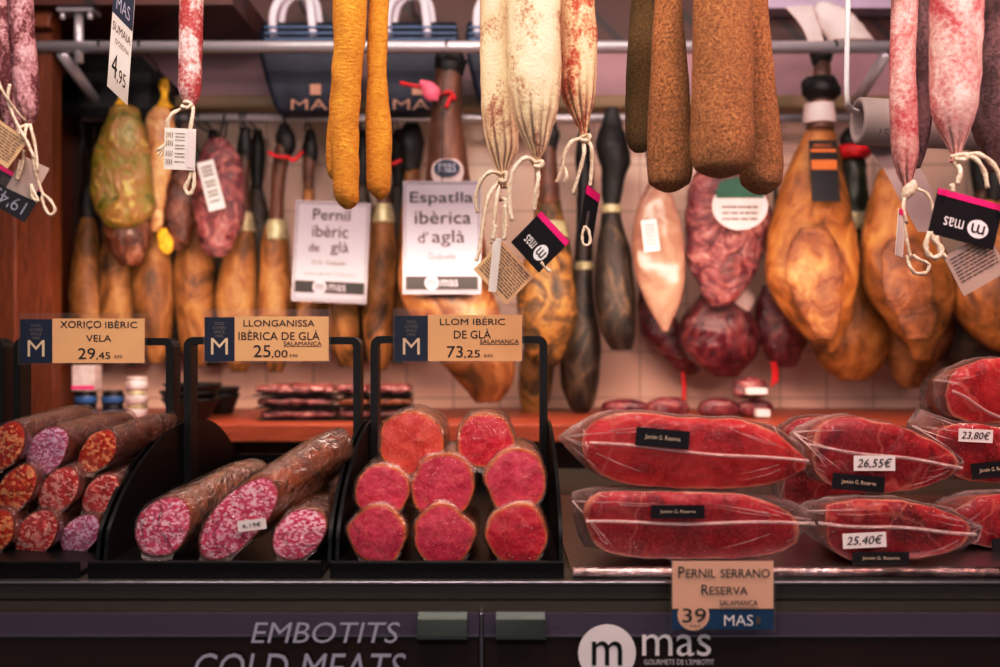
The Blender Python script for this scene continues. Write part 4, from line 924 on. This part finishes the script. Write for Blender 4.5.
sausage('slim reddish cream sausage at the right of the three', [(-48,568,588),(-40,560,594),(0,560,594),(40,561,597),(80,560,596),(100,564,594),(118,573,590),(132,580,587),(139,580,588)], .10,'llong_red',GW, pleat=(11,.15,.4), seed=10,
  strings=[(2.1,(584,139),(572,143,-.012),(564,155,-.014),(561,170,-.012),(556,184,-.01)), (2.1,(583,139),(583,155,-.014),(579,172,-.012),(572,196,-.01)), (2.1,(585,139),(590,148,-.012),(591,165,-.01),(590,182,-.008)), (2,(562,165),(566,176,-.012),(564,184,-.01)), (2,(580,138),(588,137,-.01),(588,142,-.01),(580,142,-.01))])
# pepper
GB = 'pepper-coated sausages'
sausage('darker pepper-coated sausage, leftmost and furthest back of the four', [(-46,640,655),(-40,632,662),(0,631,660),(60,627,657),(120,625,655),(143,627,651),(152,634,645)], .19,'pepper_dark',GB, seed=11)
sausage('narrow pepper-coated sausage, second of the four from the left', [(-46,660,680),(-40,654,684),(0,654,682),(80,650,688),(140,647,691),(178,648,691),(187,654,684),(192,663,674)], .10,'pepper',GB, seed=12)
sausage('widest pepper-coated sausage, third of the four from the left', [(-48,705,740),(-40,694,752),(0,693,752),(80,692,753),(140,690,753),(163,693,750),(172,700,742),(177,712,730)], .045,'pepper',GB, seed=13)
sausage('longest pepper-coated sausage, rightmost of the four', [(-46,740,762),(-40,734,768),(0,735,767.5),(80,738,775),(140,739,781),(178,740,782),(188,746,777),(194,755,768)], .11,'pepper',GB, seed=14)
# right
GR = 'pale dry sausages at the right'
sausage('pink and white bloomed sausage in front of the paper roll', [(-46,898,914),(-40,893,920),(0,892,918),(60,890,915),(100,890,916),(150,892,918),(172,897,914),(184,902,911),(192,902,910)], .12,'fuet_pink',GR, pleat=(6,.1,.6), seed=15, knot=[(180,909,915),(186,904,917),(194,901,914),(200,901,907)],
  strings=[(1.8,(905,196),(899,208,-.012),(902,224,-.012),(899,210,-.01),(903,240,-.01),(907,258,-.01)), (1.9,(907,256),(906,268,-.012),(912,274,-.012),(922,273,-.012),(924,265,-.012),(916,261,-.012),(909,256,-.01)), (1.6,(914,188),(922,194,-.01),(928,205,-.01),(930,218,-.01))])
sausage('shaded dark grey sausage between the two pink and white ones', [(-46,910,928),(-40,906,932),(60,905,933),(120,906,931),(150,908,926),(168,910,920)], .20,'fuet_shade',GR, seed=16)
sausage('widest pink and white bloomed sausage, above the black mas tag', [(-48,940,972),(-40,931,983),(0,931,982),(60,931,980),(100,931,977),(122,936,972),(142,946,965),(155,951,960),(162,950,961)], .03,'fuet_pink',GR, pleat=(8,.12,.6), seed=17,
  strings=[(2.4,(956,158),(970,156,-.012),(984,164,-.014),(994,180,-.014),(998,200,-.012),(998,214,-.01)), (2.3,(957,159),(968,160,-.012),(978,172,-.012),(982,190,-.012)), (2.4,(954,160),(955,172,-.012),(952,186,-.012)), (2.4,(951,157),(961,156,-.01),(961,161,-.01),(951,161,-.01))])
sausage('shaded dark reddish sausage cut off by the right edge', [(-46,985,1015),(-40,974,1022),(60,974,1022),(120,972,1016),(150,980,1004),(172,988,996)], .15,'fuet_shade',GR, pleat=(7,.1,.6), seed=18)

# ================================================================== TAGS
def tagcard(name, label, c, ang, w, h, yaw, size, build, loop, Y, mats, pitch=0):
    t = thing(name, label, 'tag', V3(c)+V3((0,0,-h/2)))
    f = tilted(c, ang, w, h, yaw, pitch, size); m = MB(); build(m, f); m.build('card', mats, t)
    if loop:
        for st in loop: strand(MB(), st[1:], Y, st[0]).build('string','string',t)
    return t
def b1(m,f):
    m.quad(f,0,0,100,100,0,0,.0008); m.quad(f,72,6,97,94,1,.0006)
    for x in (6,12,18,24): m.lines(f,x,x+2,[10,30,55,75],14,2,.0006,1,2)
    m.lines(f,34,66,[12,20,28,40,48,60,68,80],2,2,.0006,5,3)
tagcard('hanging_paper_tag','small white printed tag on the thin sausage by the 4,95 card', P(180,149,.085), -.03, .033, .045, .1, (100,100), b1, [(1.8,(169,130),(168,140),(164,146),(158,150)),(1,(164,146),(160,152),(157,155)),(1,(164,146),(162,154),(160,157)),(1,(166,143),(160,148),(155,151))], .085, ['tag_white','white_paper','grey_ink'])
def b2(m,f):
    m.quad(f,0,0,100,100,0,0,.0008); m.lines(f,8,92,[10,18,26,34,42,50,58,66,74,82],2.6,1,.0006,5,4)
tagcard('hanging_paper_tag','cream tag on the leftmost dry sausage, cut by the left edge', P(3,144,.02), -.62, .036, .036, .1, (100,100), b2, [(1.6,(10,84),(8,100),(16,122),(27,142),(34,158))], .02, ['tag_kraft','grey_ink'])
def b3(m,f):
    m.quad(f,0,0,100,70,0,0,.0008); m.quad(f,0,0,100,8,1,.0006); m.text(f,"19'45",34,36,90,62,2,.0006,0,True); m.quad(f,34,14,60,30,3,.0006)
tagcard('hanging_price_tag',"black tag with an upside-down price 19'45 at the left edge", P(6,190,.05), -.52, .066, .040, .1, (100,70), b3, [(1.6,(20,160),(18,170),(17,180),(22,166),(24,150)),(1.6,(31,186),(36,196),(38,202),(32,196),(31,184)),(1.7,(42,196),(44,206),(50,215),(55,210),(50,200),(42,194))], .035, ['tag_dark','pink','silver_ink','grey_ink'])
tagcard('hanging_paper_tag','crumpled translucent grey tag above the upside-down price tag', P(28,178,.045), -.45, .028, .038, .3, (100,100), lambda m,f: (m.quad(f,0,0,100,100,0,0,.0006)), [(1.6,(33,152),(34,165),(38,182),(44,196))], .04, ['tag_clear'])
def b4(m,f):
    m.quad(f,0,0,100,100,0,0,.0008); m.lines(f,6,94,[8,15,22,29,36,43,50,57,64,71,78,85],2.4,1,.0006,6,5)
tagcard('hanging_paper_tag','kraft-coloured printed tag turned on its corner below the cream sausages', P(504,273,.075), -.80, .052, .044, .25, (100,100), b4, [(2,(504,240),(506,225),(505,205))], .07, ['tag_kraft','grey_ink'])
tagcard('hanging_paper_tag','narrow rolled white tag seen edge-on beside the kraft tag', P(495,265,.07), -.10, .009, .058, .3, (100,100), lambda m,f: m.quad(f,0,0,100,100,0,0,.002), [(2,(493,240),(496,225))], .07, ['tag_white'])
def bm(m,f):
    m.quad(f,0,0,100,80,0,0,.001); m.quad(f,0,0,100,11,1,.0006); m.disc(f,70,52,16,16,2,.0006); m.text(f,'m',60,44,80,60,0,.001,0,True); m.text(f,'mas',18,44,48,60,2,.0006,0,True)
tagcard('hanging_brand_tag','small black tag with pink edge and white mas logo under the cream sausages', P(540,242,.045), -.82, .045, .046, -.35, (100,80), bm, [(2,(534,210),(537,196),(538,184)), (1.8,(541,262),(550,272),(544,266))], .045, ['tag_dark','pink','white_ink'])
tagcard('hanging_brand_tag','dark tag turned almost edge-on below the slim reddish sausage', P(589,216,.095), -.28, .028, .062, .9, (100,80), lambda m,f: (m.quad(f,0,0,100,80,0,0,.001), m.quad(f,0,0,100,13,1,.0006), m.quad(f,30,34,50,60,2,.0006)), [(1.8,(590,186),(591,176)),(1.6,(585,226),(582,236),(584,245),(590,243),(589,232),(585,226))], .08, ['tag_dark','pink','grey_ink'])
tagcard('hanging_brand_tag','large black tag with pink edge and white mas logo, upper right', P(966,219,.02), -.24, .072, .047, .1, (100,80), bm, [(2.4,(952,184),(953,192)),(2.6,(930,232),(926,244),(928,254),(936,258),(942,250),(934,240),(930,232)),(2.4,(936,236),(940,250),(946,258))], .01, ['tag_dark','pink','white_ink'])
def b5(m,f):
    m.quad(f,0,0,100,100,0,0,.0008); m.lines(f,8,92,[12,20,28,36,44,52,60,68],3,1,.0006,6,6)
tagcard('hanging_paper_tag','see-through printed label hanging under the large black mas tag', P(976,264,.028), .5, .055, .046, .1, (100,100), b5, None, .03, ['tag_clear','grey_ink'])
tagcard('hanging_paper_tag','pale narrow tag edge-on with a looped string below the pink sausage', P(901,233,.105), -.14, .016, .052, .7, (100,100), lambda m,f: (m.quad(f,0,0,100,100,0,0,.001), m.quad(f,0,0,100,12,1,.0006)), None, .1, ['tag_white','pink'])
# hanging price card 4,95
t = thing('hanging_price_card','cream price card 4,95 hanging aslant in front of the rail','price card', P(118,105,.2))
pA, pB, pC = P(115,-25,.20), P(135,-4,.22), P(107,86,.19)
f = Frame(pA, (pB-pA)/100, (pC-pA)/140); f.N = V3((.9,-.5,0)).normalized() if False else V3((0,-1,0))
m = MB(); m.quad(f,0,0,100,140,0,0,.0012); m.quad(f,0,0,100,46,1,.0006); m.build('card',['tag_white','navy_card'],t)
m = MB(); m.text(f,'SUMAIA',8,55,96,66,0,.0009); m.text(f,"D'OSONA",25,73,92,80,2,.0009); m.text(f,'4',16,92,42,122,0,.0009); m.text(f,',95',44,106,86,126,0,.0009); m.text(f,'MAS',18,20,84,38,1,.0009); m.build('lettering',['ink','silver_ink','grey_ink'],t)
m = MB(); m.tube([f.at(50,2),P(124,-45,.15),V3((P(124,0,.12).x,RT,zT+.009))],.0012,n=6); m.build('string','string',t)

# ================================================================== SHELF AND THINGS ON IT
zs = P(0,424,.85).z
sh = thing('wooden_shelf','long reddish wooden shelf on the tiled wall behind the trays','shelf',(0,1.05,zs-.035))
MB().box((-.912,.85,zs-.034),(1.3,WY-.002,zs)).build('board','wood_shelf',sh,bevel=.003)
for xx in (-.6,.0,.6): MB().box((xx-.012,1.0,zs-.13),(xx+.012,WY-.002,zs-.0345)).build('bracket','wood_shelf',sh)
Yj = .97; sj = 1+Yj
def jar(px, lvl, mats, label, w=21, h=14):
    x = P(px,0,Yj).x; z = zs+lvl*h*sj/1000; r = w*sj/2000; H = h*sj/1000-.0006
    t = thing('preserve_jar', label, 'jar', (x,Yj,z), 'small jars stacked on the shelf')
    MB().lathe((x,Yj,z),[(r*.86,0),(r,.002),(r,H*.66),(r*.9,H*.74)]).build('glass',mats[0],t)
    MB().lathe((x,Yj,z),[(r*1.005,H*.15),(r*1.02,H*.17),(r*1.02,H*.6),(r*1.005,H*.62)]).build('label',mats[1],t)
    MB().lathe((x,Yj,z),[(r*.93,H*.745),(r*.95,H*.76),(r*.95,H*.97),(r*.9,H)]).build('lid',mats[2],t)
jar(86,0,('jar_black','jar_blue','jar_black'),'dark jar with blue label, bottom of the stack under the white box')
jar(86,1,('jar_black','jar_blue','jar_black'),'dark jar with blue label right under the white box')
jar(113,0,('jar_black','jar_blue','jar_black'),'dark jar with blue label, bottom of the two-jar stack')
jar(113,1,('jar_black','jar_blue','jar_black'),'dark jar with blue label, top of the two-jar stack')
jar(137,0,('jar_pale','jar_pale','cap'),'pale jar at the bottom of the three-jar stack')
jar(137,1,('jar_pale','jar_pale','cap'),'pale jar in the middle of the three-jar stack')
jar(137,2,('jar_pale','jar_pale','jar_pale'),'pale jar on top of the three-jar stack')
t = thing('carton','small white carton with a pink stripe on top of the dark jars','box',(P(87,0,Yj).x,Yj,zs+28*sj/1000))
x = P(87,0,Yj).x; z = zs+28*sj/1000
MB().box((x-.022,Yj-.02,z),(x+.022,Yj+.02,z+.05)).build('box','jar_pale',t,bevel=.002)
m = MB(); m.box((x-.0224,Yj-.0206,z+.004),(x+.0224,Yj-.0201,z+.01)); m.build('stripe','pink',t)
def bowl(px, py, lvl, label, r=.052):
    yb = .95 if r > .05 else 1.08; x = P(px,0,yb).x; z = zs+lvl*.014
    MB().lathe((x,yb,z),[(r*.6,0),(r*.65,.002),(r,.036),(r*1.08,.04),(r*1.06,.042),(r*.95,.037),(r*.6,.004),(.002,.003)],28).build('black_bowl','black_matt',None,label,'bowl','black bowls on the shelf')
bowl(191,0,0,'black bowl at the bottom of the stack behind the tray posts')
bowl(189,0,1,'black bowl in the middle of the stack behind the tray posts')
bowl(193,0,2,'black bowl on top of the stack behind the tray posts')
bowl(222,0,0,'lower of the two black bowls right of the posts', .034)
bowl(222,0,1,'upper of the two black bowls right of the posts', .034)
def pack(x0, x1, lvl, label, mat, h=12, Y=.96, n=4):
    s = 1+Y; t = thing('sausage_pack', label, 'sausage pack', (P((x0+x1)/2,0,Y).x,Y,zs+lvl*h*s/1000), 'packs of sausages on the shelf')
    a, b = P(x0,0,Y).x, P(x1,0,Y).x; z = zs+lvl*h*s/1000+h*s/2000+.0005; r = h*s/2000
    for k in range(n):
        y = Y-.03+.06*k/(n-1); m = MB()
        R = []
        for i in range(13):
            u = i/12; w = math.sin(math.pi*(.06+.88*u))**.35; cx = a+(b-a)*u
            R.append([V3((cx,y+.0105*w*math.cos(2*math.pi*j/14),z+(r*.84)*w*math.sin(2*math.pi*j/14)+.003*noise.noise(V3((cx*28,k*2.3,lvl*3.1))))) for j in range(14)])
        m.rings(R); m.build('sausage',mat,t)
    m = MB(); m.box((a-.004,Y-.045,z-r*.98),(b+.004,Y+.045,z-r*.9)); 
    m.build('tray','black_matt',t)
for i,(x0,x1,l,mt,lb) in enumerate(((265,338,0,'pack_red','red sausage pack at the bottom of the left stack under the 25,00 card'),(262,336,1,'pack_marble','sausage pack in the middle of the left stack under the 25,00 card'),(260,335,2,'pack_red','sausage pack on top of the left stack under the 25,00 card'),
   (342,372,0,'pack_red','sausage pack at the bottom of the short stack behind the tray post'),(341,372,1,'pack_brown','sausage pack in the middle of the short stack behind the tray post'),(340,370,2,'pack_marble','sausage pack on top of the short stack behind the tray post'),
   (378,414,0,'pack_marble','sausage pack at the bottom of the stack beside the loin tray'),(377,412,1,'pack_brown','sausage pack in the middle of the stack beside the loin tray'),(376,411,2,'pack_red','sausage pack on top of the stack beside the loin tray'))):
    pack(x0,x1,l,lb,'pack_sausage' if mt != 'pack_brown' else mt)
def meat(x0,x1,y0,y1,label,mat,Y=1.0,lab=None):
    cx=(x0+x1)/2; w=(x1-x0)/2
    t = thing('meat_pack',label,'meat pack',P(cx,y1,Y),'small meat packs on the shelf')
    blob([(y0,cx-w*.3,cx+w*.3),(y0+(y1-y0)*.2,cx-w*.85,cx+w*.85),(y0+(y1-y0)*.55,cx-w,cx+w),(y0+(y1-y0)*.85,cx-w*.9,cx+w*.9),(y1,cx-w*.5,cx+w*.5)],Y,.5,amp=.004,freq=30,seed=cx).build('body',mat,t)
    if lab: MB().box((P(lab[0],0,Y).x,Y-w*.001*(1+Y)-.004,P(0,lab[3],Y).z),(P(lab[2],0,Y).x,Y-w*.0005*(1+Y),P(0,lab[1],Y).z)).build('label','sticker',t,'white label')
rb = 333.5-(zs-ZC)*1000/2.0
meat(600,650,rb-18,rb,'low dark purple meat pack left of the red tassel','pack_red')
meat(646,690,rb-20,rb,'low dark purple meat pack under the red tassel','pack_red')
meat(698,740,rb-19,rb,'dark meat pack below the streaked vacuum packs','pack_red')
meat(737,773,rb-18,rb,'dark meat pack with a white label, right of the low ones','pack_red',1.0,(752,rb-9,765,rb-2))
meat(733,768,rb-40,rb-18.5,'round purple meat pack stacked on the low dark ones','pack_marble',1.0,(742,rb-30,762,rb-24))

# ================================================================== LIGHT AND CAMERA
def area(name, loc, target, sx, sy, e, c):
    d = bpy.data.lights.new(name,'AREA'); d.shape = 'RECTANGLE'; d.size = sx; d.size_y = sy; d.energy = e; d.color = c
    o = bpy.data.objects.new(name,d); C.objects.link(o); o.location = loc
    o.rotation_euler = (V3(target)-V3(loc)).to_track_quat('-Z','Y').to_euler(); return o
area('canopy_light', (0,-.25,ZC+.85), (0,.25,ZC-.1), 1.8, .15, 16, (1,.80,.72))
area('ham_light', (0,.62,ZC+.85), (0,1.1,ZC+.1), 1.8, .12, 4.6, (1,.83,.73))
area('right_spot', (.9,-.45,ZC+.6), (.42,.1,ZC+.05), .15, .15, 4.5, (1,.55,.52))
area('left_spot', (-.1,-.7,ZC+.75), (.0,.05,ZC+.15), .2, .2, 4.2, (1,.88,.74))
area('shelf_fill', (0,.75,ZC+.12), (0,1.2,ZC-.15), 1.6, .05, 6., (1,.74,.58))  # unseen area light added to brighten the shelf and the wall behind
area('street_fill', (0,-3.0,ZC+.7), (0,.3,ZC), 3, 2, 7, (.92,.84,1))
for k, (x, z) in enumerate(((-.9,.75),(-.25,.95),(.35,.9),(1.0,.7))): area('glint_fill', (x,-2.1,ZC+z), (x*.3,.1,ZC-.1), .055, .055, 2.6, (1,.84,.82))  # small unseen lights added behind the camera for glints on the film
w = bpy.data.worlds.new('world'); SC.world = w; w.use_nodes = True
bg = w.node_tree.nodes['Background']; bg.inputs[0].default_value = (.55,.48,.52,1); bg.inputs[1].default_value = .14
cd = bpy.data.cameras.new('camera'); cam = bpy.data.objects.new('camera',cd); C.objects.link(cam)
cam.location = (0,-1,ZC); cam.rotation_euler = (math.pi/2,0,0); cd.lens = 36; cd.sensor_width = 36; cd.clip_start = .05
cd.dof.use_dof = True; cd.dof.focus_distance = 1.19; cd.dof.aperture_fstop = 3.0
SC.camera = cam
SC.view_settings.view_transform = 'Standard'
SC.view_settings.exposure = -0.12
SC.view_settings.use_curve_mapping = True
_c = SC.view_settings.curve_mapping.curves[3]
_c.points.new(.2,.158); _c.points.new(.72,.76)
SC.view_settings.curve_mapping.update()
SC.cycles.max_bounces = 8; SC.cycles.transparent_max_bounces = 16
